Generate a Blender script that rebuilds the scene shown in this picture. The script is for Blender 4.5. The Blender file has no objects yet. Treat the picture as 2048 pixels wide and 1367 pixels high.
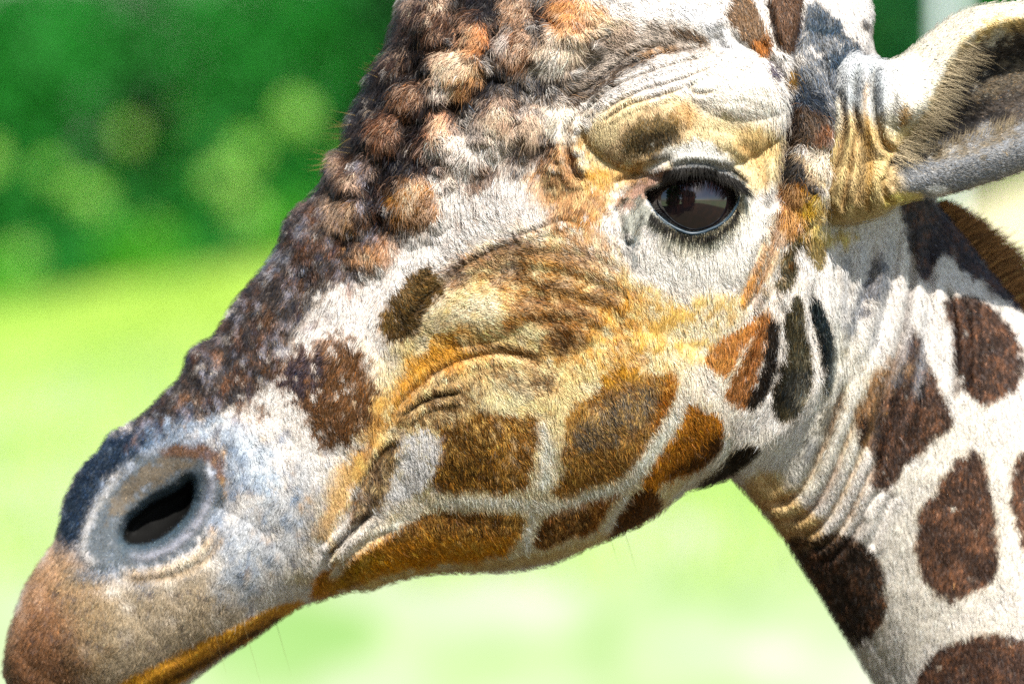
import bpy, math, random
import numpy as np
from mathutils import Matrix, Vector
random.seed(7); rng = np.random.default_rng(7)
scene = bpy.context.scene
R = math.radians

# ------------------------------------------------------------------ camera
FW = 0.70                      # metres across the frame at the focus distance
DIST = 3.0
S = FW / 2048.0                # metres per traced unit at that distance
CAM_H = 3.2
cam_d = bpy.data.cameras.new('camera')
cam = bpy.data.objects.new('camera', cam_d); scene.collection.objects.link(cam)
cam_d.sensor_width = 36; cam_d.lens = 36 * DIST / FW
cam_d.clip_start = 0.1; cam_d.clip_end = 6000
TILT = R(-3)
cam.location = (0, 0, CAM_H); cam.rotation_euler = (R(90) + TILT, 0, 0)
cam_d.dof.use_dof = True
cam_d.dof.focus_distance = DIST - 0.10
cam_d.dof.aperture_fstop = 3.9
scene.camera = cam

# ------------------------------------------------------------------ light
SUN_EL, SUN_AZ = R(50), R(14)      # azimuth measured from the direction behind the camera towards the right
sdir = Vector((math.sin(SUN_AZ) * math.cos(SUN_EL), -math.cos(SUN_AZ) * math.cos(SUN_EL), math.sin(SUN_EL)))
sun_d = bpy.data.lights.new('sun', 'SUN'); sun_d.energy = 5.0; sun_d.angle = R(0.6); sun_d.color = (1, .95, .86)
sun = bpy.data.objects.new('sun', sun_d); scene.collection.objects.link(sun)
sun.rotation_euler = sdir.to_track_quat('Z', 'Y').to_euler()
world = bpy.data.worlds.new('World'); scene.world = world; world.use_nodes = True
nt = world.node_tree; nt.nodes.clear()
sky = nt.nodes.new('ShaderNodeTexSky'); sky.sky_type = 'NISHITA'; sky.sun_disc = False
sky.sun_elevation = SUN_EL; sky.sun_rotation = math.atan2(sdir.x, sdir.y)
bg = nt.nodes.new('ShaderNodeBackground'); bg.inputs['Strength'].default_value = 0.11
wo = nt.nodes.new('ShaderNodeOutputWorld')
nt.links.new(sky.outputs[0], bg.inputs[0]); nt.links.new(bg.outputs[0], wo.inputs[0])
scene.view_settings.view_transform = 'Standard'; scene.view_settings.look = 'None'
scene.view_settings.exposure = 0.93; scene.view_settings.gamma = 1
scene.render.engine = 'CYCLES'
scene.cycles.use_denoising = False; scene.cycles.use_adaptive_sampling = False
scene.cycles.max_bounces = 5; scene.cycles.diffuse_bounces = 3; scene.cycles.glossy_bounces = 3
scene.cycles.transparent_max_bounces = 6; scene.cycles.sample_clamp_indirect = 4; scene.cycles.sample_clamp_direct = 8
scene.cycles_curves.shape = 'RIBBONS'

# ------------------------------------------------------------------ helpers
def link(o, parent=None):
    scene.collection.objects.link(o)
    if parent is not None: o.parent = parent
    return o
def mesh_obj(name, V, F, mat, parent=None, smooth=True):
    me = bpy.data.meshes.new(name)
    V = np.asarray(V, np.float32); F = np.asarray(F, np.int32)
    n = F.shape[1]
    me.vertices.add(len(V)); me.vertices.foreach_set('co', V.ravel())
    me.loops.add(F.size); me.loops.foreach_set('vertex_index', F.ravel())
    me.polygons.add(len(F)); me.polygons.foreach_set('loop_start', np.arange(0, F.size, n, dtype=np.int32))
    me.update(calc_edges=True)
    if smooth: me.polygons.foreach_set('use_smooth', np.ones(len(F), bool))
    me.materials.append(mat); me.validate()
    return link(bpy.data.objects.new(name, me), parent)
def lin(c):
    c = np.asarray(c, float) / 255
    return np.where(c <= .04045, c / 12.92, ((c + .055) / 1.055) ** 2.4)
def tag(o, label=None, cat=None, group=None, kind=None):
    if label: o['label'] = label
    if cat: o['category'] = cat
    if group: o['group'] = group
    if kind: o['kind'] = kind
    return o
def mat_new(name, color=(.5,.5,.5), rough=.6, spec=.3, **kw):
    m = bpy.data.materials.new(name); m.use_nodes = True
    b = m.node_tree.nodes['Principled BSDF']
    b.inputs['Base Color'].default_value = (*color, 1); b.inputs['Roughness'].default_value = rough
    b.inputs['Specular IOR Level'].default_value = spec
    for k, v in kw.items(): b.inputs[k.replace('_', ' ')].default_value = v
    return m, b, m.node_tree
def catmull(P, n=6, closed=False):
    P = np.asarray(P, float); N = len(P); out = []
    rng_i = range(N if closed else N - 1)
    for i in rng_i:
        if closed: p0, p1, p2, p3 = P[(i-1) % N], P[i], P[(i+1) % N], P[(i+2) % N]
        else: p0, p1, p2, p3 = P[max(i-1, 0)], P[i], P[i+1], P[min(i+2, N-1)]
        for t in np.arange(n) / n:
            out.append(.5 * (2*p1 + (p2-p0)*t + (2*p0-5*p1+4*p2-p3)*t*t + (3*p1-p0-3*p2+p3)*t**3))
    if not closed: out.append(P[-1])
    return np.array(out)
def box1(a, r, ax):
    if r < 1: return a
    pad = [(0, 0)] * a.ndim; pad[ax] = (r + 1, r)
    c = np.cumsum(np.pad(a, pad, mode='edge'), axis=ax)
    n = a.shape[ax]
    hi = np.take(c, np.arange(2*r+1, 2*r+1+n), ax); lo = np.take(c, np.arange(0, n), ax)
    return (hi - lo) / (2*r + 1)
def blur(a, sig):
    r = max(0, int(round(sig * 0.95)))
    if sig < .6: return a
    for _ in range(3):
        a = box1(box1(a, r, 0), r, 1)
    return a
def sstep(a, b, x):
    t = np.clip((x - a) / (b - a), 0, 1); return t * t * (3 - 2 * t)

# ------------------------------------------------------------------ coat map: pigment, relief, hair length and hair lie over a side of the animal
class Map:
    STEP = 2
    def __init__(s, x0, y0, x1, y1, base):
        s.x0, s.y0 = x0, y0; s.w = (x1 - x0) // s.STEP; s.h = (y1 - y0) // s.STEP
        s.C = np.empty((s.h, s.w, 3), np.float32); s.C[:] = lin(base)
        s.H = np.zeros((s.h, s.w), np.float32)
        s.L = np.full((s.h, s.w), 10.5, np.float32)      # hair length
        s.M = np.ones((s.h, s.w), np.float32)           # hair density
        s.noises = {}
        for sc in (3, 6, 12, 30, 80): s.noises[sc] = s.mknoise(sc)
    def mknoise(s, sc, ax=1., ay=1.):
        gh, gw = int(s.h*s.STEP/(sc*ay)) + 4, int(s.w*s.STEP/(sc*ax)) + 4
        g = rng.standard_normal((gh, gw)).astype(np.float32)
        yy = np.linspace(0, gh - 1.01, s.h); xx = np.linspace(0, gw - 1.01, s.w)
        yi = yy.astype(int); xi = xx.astype(int); fy = (yy - yi); fx = (xx - xi)
        fy = (fy*fy*(3-2*fy))[:, None]; fx = (fx*fx*(3-2*fx))[None]
        yi1 = np.minimum(yi+1, gh-1); xi1 = np.minimum(xi+1, gw-1)
        a = g[yi][:, xi]*(1-fx) + g[yi][:, xi1]*fx; b = g[yi1][:, xi]*(1-fx) + g[yi1][:, xi1]*fx
        n = (a*(1-fy) + b*fy)
        return (n / n.std() * .35).astype(np.float32)
    def nz(s, sc):
        if sc not in s.noises: s.noises[sc] = s.mknoise(*sc)
        return s.noises[sc]
    def win(s, P, pad):
        a = np.floor((P.min(0) - pad - [s.x0, s.y0]) / s.STEP).astype(int); b = np.ceil((P.max(0) + pad - [s.x0, s.y0]) / s.STEP).astype(int)
        a = np.clip(a, 0, [s.w, s.h]); b = np.clip(b, 0, [s.w, s.h])
        if (b <= a).any(): return None
        return slice(a[1], b[1]), slice(a[0], b[0])
    def grid(s, w):
        return np.meshgrid(np.arange(w[1].start, w[1].stop)*s.STEP + s.x0, np.arange(w[0].start, w[0].stop)*s.STEP + s.y0)
    def poly(s, P, pad, smooth=True):
        P = catmull(P, 5, True) if smooth else np.asarray(P, float)
        w = s.win(P, pad)
        if w is None: return None, None
        X, Y = s.grid(w); m = np.zeros(X.shape, bool)
        for i in range(len(P)):
            xa, ya = P[i-1]; xb, yb = P[i]
            if ya == yb: continue
            c = ((ya > Y) != (yb > Y)) & (X < (xb-xa)*(Y-ya)/(yb-ya) + xa); m ^= c
        return w, m.astype(np.float32)
    def mask(s, P, f=6, amp=.25, sc=12, hard=.25, smooth=True):
        w, m = s.poly(P, f*3 + 20, smooth)
        if w is None: return None, None
        m = blur(m, f / s.STEP)
        n = s.nz(sc)[w] + .5 * s.nz(3)[w]
        m = sstep(.5 - hard, .5 + hard, m + amp * n * np.where((m > .02), 1, 0))
        return w, m
    def paint(s, P, col, a=1., f=6, amp=.25, sc=12, hard=.25, **k):
        w, m = s.mask(P, f, amp, sc, hard, **k)
        if w is None: return
        m = (m * a)[..., None]; s.C[w] = s.C[w]*(1-m) + lin(col)*m
    def ell(s, cx, cy, rx, ry, rot=0, n=16):
        t = np.linspace(0, 2*np.pi, n, endpoint=False); c, q = math.cos(R(rot)), math.sin(R(rot))
        x = rx*np.cos(t); y = ry*np.sin(t)
        return np.stack([cx + x*c - y*q, cy + x*q + y*c], 1)
    def blob(s, cx, cy, rx, ry, col, a=1., rot=0, f=None, **k):
        s.paint(s.ell(cx, cy, rx, ry, rot), col, a, f if f else min(rx, ry)*.4, **k)
    def dome(s, cx, cy, rx, ry, h, rot=0, p=1., flat=0):
        w = s.win(np.array([[cx, cy]]), max(rx, ry))
        if w is None: return
        X, Y = s.grid(w); c, q = math.cos(R(rot)), math.sin(R(rot))
        u = ((X-cx)*c + (Y-cy)*q)/rx; v = (-(X-cx)*q + (Y-cy)*c)/ry
        s.H[w] += h * np.clip(1 - (u*u + v*v), 0, 1)**p
    def grain(s, P, col, a=.6, f=20, sc=6, lo=.0, hi=.5, warp=.5):
        """ticking: scattered hairs of another colour"""
        w, m = s.poly(P, f*3)
        if w is None: return
        n = s.nz(sc)[w] + warp*s.nz(30)[w]*1.0 + .4*s.nz(3)[w]
        m = (blur(m, f/s.STEP)*sstep(lo, hi, n)*a)[..., None]; s.C[w] = s.C[w]*(1-m) + lin(col)*m
    def lump(s, cx, cy, rx, ry, h, wob=.35):
        w = s.win(np.array([[cx, cy]]), max(rx, ry)*1.6)
        if w is None: return
        X, Y = s.grid(w); u = (X-cx)/rx; v = (Y-cy)/ry
        q = np.sqrt(u*u + v*v) * (1 + wob*s.nz(30)[w] + wob*.4*s.nz(12)[w])
        s.H[w] += h*sstep(1.25, .15, q)
    def pdist(s, P, pad):
        w = s.win(P, pad)
        if w is None: return None, None, None
        X, Y = s.grid(w); D = np.full(X.shape, 1e9); T = np.zeros(X.shape)
        for i in range(len(P)-1):
            a, b = P[i], P[i+1]; d = b - a; L = max((d*d).sum(), 1e-9)
            t = np.clip(((X-a[0])*d[0] + (Y-a[1])*d[1])/L, 0, 1)
            e = (X-a[0]-t*d[0])**2 + (Y-a[1]-t*d[1])**2
            k = e < D; D = np.where(k, e, D); T = np.where(k, (i+t)/(len(P)-1), T)
        return w, np.sqrt(D), T
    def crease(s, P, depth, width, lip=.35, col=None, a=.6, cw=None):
        """a fold: a groove along P with raised lips; optional colour laid along it"""
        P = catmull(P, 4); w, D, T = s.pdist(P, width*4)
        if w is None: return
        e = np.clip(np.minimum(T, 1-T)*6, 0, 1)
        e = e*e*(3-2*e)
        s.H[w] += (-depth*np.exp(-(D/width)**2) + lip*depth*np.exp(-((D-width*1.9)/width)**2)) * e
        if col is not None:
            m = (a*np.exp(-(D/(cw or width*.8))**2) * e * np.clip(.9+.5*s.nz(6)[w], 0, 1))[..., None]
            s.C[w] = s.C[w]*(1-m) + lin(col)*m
    def ridge(s, P, h, width, col=None, a=.6, cw=None):
        s.crease(P, -h, width, 0, col, a, cw)
    def step(s, P, h, width):
        """raise the left-hand region of polyline P (seen walking along it) by h, fading out"""
        w, m = s.poly(P, width*3); 
        if w is None: return
        s.H[w] += h*blur(m, width/s.STEP)
    def setL(s, P, v, f=15, arr='L'):
        w, m = s.poly(P, f*3)
        if w is None: return
        m = blur(m, f/s.STEP); A = getattr(s, arr); A[w] = A[w]*(1-m) + v*m
    def sample(s, A, x, y):
        fx = np.clip((x - s.x0)/s.STEP, 0, s.w-1.001); fy = np.clip((y - s.y0)/s.STEP, 0, s.h-1.001)
        xi = fx.astype(int); yi = fy.astype(int); u = fx-xi; v = fy-yi
        if A.ndim == 3: u = u[..., None]; v = v[..., None]
        return (A[yi, xi]*(1-u) + A[yi, xi+1]*u)*(1-v) + (A[yi+1, xi]*(1-u) + A[yi+1, xi+1]*u)*v

WHITE=(228,217,207); CREAM=(232,205,165); GOLD=(208,146,60); ORANGE=(178,100,32); BROWN=(112,70,34); DBROWN=(62,42,34)
BLACK=(26,24,26); BLUEB=(34,46,62); GREYB=(120,134,150); OLIVE=(112,92,44); PINKW=(236,214,200); TAN=(176,140,98)

NS = [([(1812,390),(1885,388),(1960,470),(2050,590),(2060,625),(2010,590),(1960,552),(1925,520),(1898,498),(1880,520),(1864,564),(1842,545),(1828,500),(1814,450)], (62,58,66)),
 ([(1905,590),(1930,587),(1965,588),(2010,622),(2042,660),(2062,705),(2050,762),(2008,798),(1975,806),(1948,790),(1930,772),(1926,742),(1914,728),(1912,660),(1892,618)], DBROWN),
 ([(1825,646),(1843,665),(1860,715),(1877,762),(1895,800),(1910,850),(1880,870),(1842,905),(1812,930),(1797,960),(1775,980),(1744,962),(1758,915),(1726,888),(1716,842),(1733,790),(1757,745),(1792,715),(1815,690)], DBROWN),
 ([(1940,898),(1965,905),(1977,930),(1986,990),(1999,1050),(2001,1120),(1982,1170),(1930,1190),(1906,1204),(1862,1172),(1842,1130),(1833,1060),(1850,1010),(1880,970),(1902,930)], (66,43,34)),
 ([(2056,900),(2036,920),(2028,970),(2046,1090),(2110,1090),(2130,930)], (66,43,34)),
 ([(1580,1090),(1622,1082),(1650,1074),(1690,1068),(1722,1080),(1760,1112),(1776,1170),(1780,1222),(1768,1262),(1742,1286),(1722,1305),(1640,1200)], (52,38,30)),
 ([(1848,1342),(1878,1302),(1920,1280),(1970,1266),(2030,1272),(2085,1300),(2110,1400),(2060,1480),(1950,1500),(1860,1450),(1842,1390)], (68,44,35))]
NSF = []
hm = Map(-120, -360, 3000, 2400, WHITE)
P = hm.paint; B = hm.blob
# broad washes of coat colour
P([(760,700),(900,560),(1080,470),(1260,560),(1400,600),(1500,540),(1540,600),(1400,720),(1250,900),(1000,1000),(800,1000),(700,900)], (226,188,132), .9, f=44, amp=.4, sc=30, hard=.5)
P([(1060,1120),(1000,1000),(1100,900),(1250,700),(1420,600),(1480,780),(1450,950),(1300,1060)], (236,214,180), .7, f=40, amp=.3, sc=30, hard=.5)
P([(640,1180),(800,1000),(1100,960),(1300,930),(1420,960),(1300,1080),(1000,1160),(700,1200)], (232,204,156), .75, f=24, amp=.3, sc=30, hard=.5)
P([(960,560),(1080,520),(1250,590),(1330,640),(1300,720),(1150,730),(1000,700),(900,690)], (206,140,58), .75, f=30, amp=.7, sc=30, hard=.5)
P([(795,745),(850,690),(900,650),(960,640),(930,680),(990,660),(1040,690),(960,705),(880,740),(820,790),(790,850),(740,900),(700,990),(655,1080),(610,1110),(660,960),(730,840)], (214,148,66), .75, f=18, amp=.4, sc=30)
P([(795,745),(850,690),(900,655),(960,700),(880,745),(820,790),(785,840)], (212,140,52), .6, f=16, amp=.4, sc=30)
P([(640,1060),(690,960),(640,940),(580,1000),(600,1080),(560,1180),(480,1260),(600,1210)], (200,160,80), .6, f=30, amp=.5, sc=30, hard=.5)
P([(1100,300),(1160,250),(1150,330),(1220,380),(1200,440),(1100,450),(1060,400),(1050,330)], (180,126,66), .85, f=20, amp=.6, sc=12)
hm.grain([(1080,290),(1160,250),(1220,380),(1200,440),(1100,450),(1050,360)], (80,54,34), .7, 16, 6, .0, .5, .9)
hm.grain([(1080,290),(1160,250),(1240,380),(1200,450),(1100,450),(1050,360)], (236,200,150), .6, 16, 6, .1, .5, -.8)
P([(1160,260),(1250,200),(1420,200),(1560,260),(1560,360),(1500,390),(1420,310),(1250,340),(1180,380)], (206,164,96), .65, f=22, amp=.4, sc=30, hard=.4)
P([(1170,340),(1250,330),(1330,310),(1290,350),(1220,380),(1170,372)], (210,150,60), .7, f=14)
P([(1490,240),(1550,230),(1560,300),(1500,330),(1460,290)], (220,165,95), .5, f=18, hard=.5)
B(1430,480,120,90,(215,205,165),.5)
# muzzle
P([(0,1400),(-20,1300),(60,1150),(110,1050),(190,1120),(230,1180),(210,1280),(180,1420)], (170,128,92), .92, f=30, amp=.35, sc=30, hard=.4)
P([(110,1060),(180,1110),(300,1160),(420,1110),(520,1180),(450,1300),(300,1380),(150,1420),(120,1200)], (158,140,112), .85, f=34, amp=.5, sc=30, hard=.5)
P([(20,1250),(120,1180),(170,1300),(150,1420),(0,1420)], (112,72,50), .6, f=30, amp=.4, sc=30, hard=.5)
P([(430,1060),(560,960),(640,900),(640,1020),(560,1140),(470,1200)], (170,176,184), .8, f=26, amp=.5, sc=30, hard=.5)
# bridge of the nose: dark mottled hair, with the blue of the skylight painted in
P([(170,905),(240,840),(430,620),(550,440),(640,310),(690,220),(735,120),(800,-20),(1000,-80),(1010,60),(930,200),(880,330),(800,420),(790,500),(710,560),(640,590),(590,670),(560,760),(470,810),(380,850),(270,900),(200,940)], (44,36,36), .95, f=16, amp=.55, sc=12, hard=.3)
P([(120,1060),(130,960),(190,890),(300,840),(330,870),(240,920),(190,980),(150,1070)], (40,58,80), .95, f=10, amp=.3, sc=30)
P([(240,880),(330,850),(430,830),(500,850),(560,930),(540,990),(470,960),(440,880),(330,880)], (176,190,208), .8, f=16, amp=.5, sc=12)
for _ in range(170):                                            # flecks of pale, brown and slate hair along the bridge
    t = rng.random(); o = rng.random()**1.3
    x = 230 + 560*t + 190*o + rng.normal()*8; y = 860 - 700*t**.92 + 150*o + rng.normal()*8
    c = [(150,150,158),(120,84,60),(104,72,52),(30,34,46),(136,100,74),(84,60,48)][rng.integers(6)]; x -= 20
    B(x, y, rng.uniform(6,17), rng.uniform(10,28), c, rng.uniform(.35,.75), rot=rng.uniform(10,50), amp=.9, sc=6, hard=.4)
for _ in range(60):                                             # slate flecks on the pale side of the muzzle
    x = rng.uniform(420,600); y = rng.uniform(860,1250)
    B(x, y, rng.uniform(5,10), rng.uniform(8,18), (120,140,165), rng.uniform(.2,.5), rot=rng.uniform(0,60), amp=.9, sc=6)
for _ in range(110):                                             # small dark pores on the lip
    x = rng.uniform(60,520); y = rng.uniform(1160,1360)
    B(x, y, 5, 7, (88,80,84), rng.uniform(.25,.55), amp=.6, sc=6)
P([(560,770),(545,755),(570,715),(605,690),(650,672),(690,662),(712,690),(735,740),(744,800),(735,850),(700,876),(650,882),(620,862),(612,820),(595,795)], (98,68,44), .95, f=12, amp=.8)
hm.grain([(560,770),(570,700),(690,660),(744,800),(700,876),(620,862)], (150,110,84), .6, 12, 6, .0, .5, .5)
P([(555,765),(575,715),(630,690),(650,730),(620,790),(590,790)], (62,62,78), .8, f=12, amp=.5)
P([(690,665),(712,690),(735,740),(744,800),(720,800),(690,730)], (120,78,40), .6, f=10, amp=.4)
P([(850,532),(872,560),(884,590),(852,622),(812,668),(780,676),(760,652),(765,618),(790,585),(815,550)], (98,74,40), .95, f=6, amp=.45)
P([(840,640),(810,668),(770,676),(780,640),(830,610)], (58,50,40), .6, f=8, amp=.4)
# knob colours on the forehead
P([(690,250),(740,120),(800,-20),(1100,-60),(1180,60),(1160,180),(1060,200),(960,220),(880,230),(800,340),(780,440),(700,500),(640,400)], (40,32,30), .8, f=18, amp=.5)
P([(850,200),(960,190),(1060,180),(1150,190),(1160,260),(1060,340),(900,340),(840,300)], (74,56,46), .55, f=16, amp=.5)
for (x, y, rx, ry, c, a) in [
    (915,145,58,48,(206,130,66),.95),(905,125,50,32,(240,205,180),.8),(880,170,24,24,(246,220,205),.8),(875,262,30,48,(232,180,150),.85),(905,300,52,34,(246,226,214),.95),
    (1000,235,44,56,(238,206,184),.95),(1004,238,24,32,(178,132,98),.7),(985,300,42,32,(246,228,216),.9),(1060,262,26,44,(186,148,116),.95),(1122,245,36,44,(248,228,208),.95),
    (1115,320,30,38,(200,130,70),.8),(830,400,52,58,(168,100,34),.95),(850,420,24,34,(120,70,26),.7),(818,196,30,36,(128,78,46),.9),(765,262,34,40,(124,72,44),.9),
    (700,352,36,32,(120,84,62),.8),(700,430,40,38,(172,116,62),.85),(664,420,30,34,(150,116,88),.6),(868,30,30,70,(96,60,42),.9),(952,68,24,42,(206,112,50),.9),(936,50,16,44,(226,180,150),.7),
    (1030,95,42,48,(132,80,44),.9),(1010,80,14,26,(210,190,180),.6),(1118,95,54,52,(248,214,190),.95),(1100,130,32,20,(250,230,215),.8),(790,110,26,34,(76,50,40),.85),(820,20,26,50,(86,56,46),.8),
    (1150,30,60,42,(214,122,54),.95),(1210,60,60,36,(206,150,104),.8),(1040,20,50,34,(140,92,56),.8),(740,510,46,26,(188,120,64),.85),(770,490,24,30,(130,76,40),.6),
    (660,320,20,34,(74,48,38),.7),(735,330,16,28,(130,100,86),.6),(950,345,40,36,(244,226,216),.9),(900,350,26,24,(232,206,190),.7)]:
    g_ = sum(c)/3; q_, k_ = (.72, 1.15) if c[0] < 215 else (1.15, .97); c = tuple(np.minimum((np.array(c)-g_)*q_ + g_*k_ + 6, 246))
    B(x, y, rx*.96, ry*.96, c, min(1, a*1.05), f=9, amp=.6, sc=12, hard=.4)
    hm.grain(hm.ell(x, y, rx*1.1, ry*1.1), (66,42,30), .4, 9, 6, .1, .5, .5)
    hm.grain(hm.ell(x, y-ry*.2, rx*.8, ry*.7), (244,210,184), .75, 10, 6, .0, .55, -.7)  # painted highlight on the upper part of each knob
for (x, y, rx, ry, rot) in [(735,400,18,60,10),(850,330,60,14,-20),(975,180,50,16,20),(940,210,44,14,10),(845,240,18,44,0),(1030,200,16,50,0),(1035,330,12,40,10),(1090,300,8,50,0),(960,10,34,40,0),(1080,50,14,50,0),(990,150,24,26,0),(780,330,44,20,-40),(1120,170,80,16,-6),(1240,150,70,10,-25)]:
    B(x, y, rx, ry, (34,32,38), .85, rot=rot, f=8, amp=.6, sc=12, hard=.35)  # shade in the gaps between knobs, painted dark
P([(950,330),(1000,330),(985,360),(960,375),(935,395),(930,380)], (70,46,30), .8, f=5, amp=.4)
P([(770,560),(900,440),(1000,360),(1100,420),(1060,470),(940,520),(870,540),(760,640),(700,680),(600,700),(650,600)], (234,222,214), .7, f=20, amp=.5, sc=12, hard=.4)
# grey forelock above the brow
P([(1150,110),(1260,40),(1400,60),(1480,110),(1400,110),(1290,120),(1220,170),(1160,210),(1120,200)], (166,152,140), .8, f=14, amp=.5)
for (pts, c) in [([(1120,190),(1180,180),(1230,135),(1290,112),(1230,160),(1185,195),(1150,210)], (74,56,40)), ([(1340,50),(1380,60),(1420,80),(1400,90),(1350,70)], (96,70,44)), ([(1260,100),(1330,90),(1360,100),(1280,120)], (150,110,66))]:
    P(pts, c, .75, f=7, amp=.5)
P([(1340,20),(1400,10),(1450,60),(1500,120),(1450,110),(1400,60)], (228,228,232), .8, f=8)
P([(1245,265),(1270,235),(1320,230),(1365,245),(1362,285),(1310,312),(1250,318),(1225,300)], (92,78,48), .92, f=14, amp=.4, sc=12, hard=.45)
P([(1262,285),(1300,262),(1352,262),(1350,290),(1300,306),(1268,308)], (50,42,32), .75, f=10, amp=.4, hard=.4)
P([(1350,210),(1385,195),(1390,240),(1360,250)], (180,130,60), .6, f=12, hard=.5)
P([(1380,140),(1430,110),(1500,120),(1560,190),(1570,250),(1480,240),(1400,215),(1370,180)], (244,228,206), .9, f=24, amp=.2, hard=.4)  # sunlit top of the brow, painted pale
# temple and top of the head
P([(1595,60),(1640,30),(1700,80),(1760,110),(1790,140),(1700,220),(1690,280),(1640,235),(1600,205),(1572,180),(1600,100)], (70,84,98), .85, f=12, amp=.8, sc=12)
P([(1570,180),(1600,150),(1640,190),(1660,235),(1610,225),(1580,215)], (34,46,60), .9, f=8, amp=.5)
P([(1450,22),(1480,-40),(1520,20),(1542,85),(1527,116),(1490,86),(1465,56)], (106,78,50), .92, f=5)
P([(1500,86),(1535,70),(1540,100),(1527,116)], (176,108,50), .7, f=6)
P([(1540,-10),(1605,-30),(1604,40),(1592,88),(1572,100),(1552,82),(1545,40)], (86,58,38), .95, f=5)
P([(1580,122),(1594,140),(1590,170),(1566,177),(1572,150)], (130,94,30), .9, f=4)
P([(1532,118),(1548,136),(1556,165),(1544,158),(1534,136)], (52,44,70), .9, f=4)
P([(1581,215),(1622,215),(1662,240),(1656,270),(1620,290),(1582,286)], (82,62,46), .92, f=7)
P([(1630,250),(1662,240),(1668,275),(1630,290)], (140,96,70), .7, f=8)
P([(1568,302),(1600,302),(1628,338),(1640,378),(1620,392),(1598,368),(1568,348)], (48,44,42), .95, f=6)
P([(1560,350),(1600,372),(1630,395),(1620,440),(1590,470),(1570,480),(1560,420)], (200,132,54), .8, f=10, amp=.4)
P([(1600,300),(1660,290),(1680,340),(1640,370),(1610,330)], (226,196,160), .7, f=8)
P([(1590,400),(1640,380),(1660,470),(1720,440),(1700,500),(1660,490),(1620,470)], (218,170,60), .75, f=14, amp=.3)
for pts, c in [([(1620,-10),(1670,20),(1700,60),(1730,92),(1700,88),(1650,62),(1610,50)], (50,66,80)), ([(1716,36),(1745,24),(1748,56),(1730,52)], (60,60,60)), ([(1650,110),(1690,100),(1710,120),(1680,130)], (60,76,92))]:
    P(pts, c, .9, f=6, amp=.5)
P([(1547,425),(1556,440),(1532,505),(1512,565),(1492,606),(1474,612),(1500,545),(1522,470)], (188,128,62), .9, f=6, amp=.3)
P([(1560,420),(1600,400),(1590,460),(1560,500),(1530,570),(1510,600),(1530,520)], (170,120,60), .6, f=10, amp=.6)
P([(1475,600),(1470,640),(1440,640)], (214,150,70), .5, f=8)
P([(1500,638),(1522,622),(1512,660),(1484,705),(1462,742),(1440,742),(1412,735),(1412,708),(1432,680),(1468,655)], (178,116,58), .95, f=5, amp=.5)
P([(1524,620),(1546,622),(1534,680),(1516,760),(1497,812),(1466,802),(1452,782),(1474,745),(1496,700),(1512,655)], (148,94,46), .95, f=5, amp=.5)
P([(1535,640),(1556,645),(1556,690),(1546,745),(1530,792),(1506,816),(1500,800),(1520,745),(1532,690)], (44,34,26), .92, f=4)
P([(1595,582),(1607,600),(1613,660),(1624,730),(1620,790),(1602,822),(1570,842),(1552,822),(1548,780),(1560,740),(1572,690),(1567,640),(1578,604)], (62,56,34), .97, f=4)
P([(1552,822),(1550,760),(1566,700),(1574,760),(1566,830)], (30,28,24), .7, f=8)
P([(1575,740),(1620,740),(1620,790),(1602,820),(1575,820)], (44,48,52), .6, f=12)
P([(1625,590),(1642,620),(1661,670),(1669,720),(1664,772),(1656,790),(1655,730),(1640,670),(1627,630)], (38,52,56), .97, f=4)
P([(1594,455),(1604,470),(1590,500),(1594,540),(1578,575),(1550,572),(1560,530),(1577,490)], (72,64,36), .95, f=4)
P([(1600,462),(1630,462),(1648,480),(1650,512),(1641,542),(1624,520),(1606,492)], (118,98,36), .9, f=4)
# cheek mottling
P([(862,575),(930,530),(1040,480),(1090,520),(1180,560),(1250,590),(1220,612),(1100,570),(1000,560),(930,580)], (120,78,40), .65, f=12, amp=1.1, sc=12, hard=.4)
P([(960,530),(1100,530),(1230,560),(1250,600),(1100,600),(980,600)], (96,62,34), .4, f=16, amp=1.3, sc=(26,2.2,.9), hard=.4)
P([(1000,640),(1080,600),(1180,620),(1230,640),(1160,680),(1120,700),(1040,690)], (130,82,38), .7, f=14, amp=1.0, sc=12, hard=.4)
P([(1060,690),(1110,660),(1150,690),(1100,720)], (96,60,36), .5, f=14, amp=1., sc=12, hard=.4)
P([(1080,470),(1200,440),(1240,500),(1180,540),(1100,520)], (178,122,62), .6, f=16, amp=1., sc=12, hard=.4)
P([(920,600),(1000,590),(990,640),(940,660),(880,650)], (242,212,168), .9, f=18, amp=.4, sc=30, hard=.4)  # highlight on the cheek bulge, painted into the coat
P([(960,670),(1080,650),(1070,690),(980,700)], (240,206,158), .75, f=14, amp=.5, sc=30, hard=.4)
P([(798,835),(830,792),(880,768),(930,752),(980,732),(1050,725),(1115,745),(1100,785),(1040,790),(990,800),(940,835),(890,860),(850,856),(810,870)], (104,76,46), .85, f=10, amp=.7)
P([(960,770),(1040,760),(1060,810),(1000,830),(950,810)], (196,190,160), .7, f=16, amp=.6, hard=.4)
P([(700,1050),(720,985),(744,925),(775,885),(812,862),(800,900),(785,960),(762,1010),(720,1048)], (112,88,62), .9, f=8, amp=.6)
P([(1062,828),(1078,870),(1062,905),(1064,950),(1040,976),(1000,986),(940,976),(880,982),(855,966),(864,920),(886,890),(872,862),(900,832),(960,818),(1010,828)], (124,84,34), .95, f=7, amp=.45)
P([(880,840),(980,850),(1000,920),(960,970),(900,960),(885,890)], (92,66,36), .6, f=18, amp=.5, hard=.4)
P([(800,870),(850,855),(880,880),(860,960),(800,1000),(770,1000),(790,930)], (226,224,226), .85, f=10, amp=.3)
G = hm.grain
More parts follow.
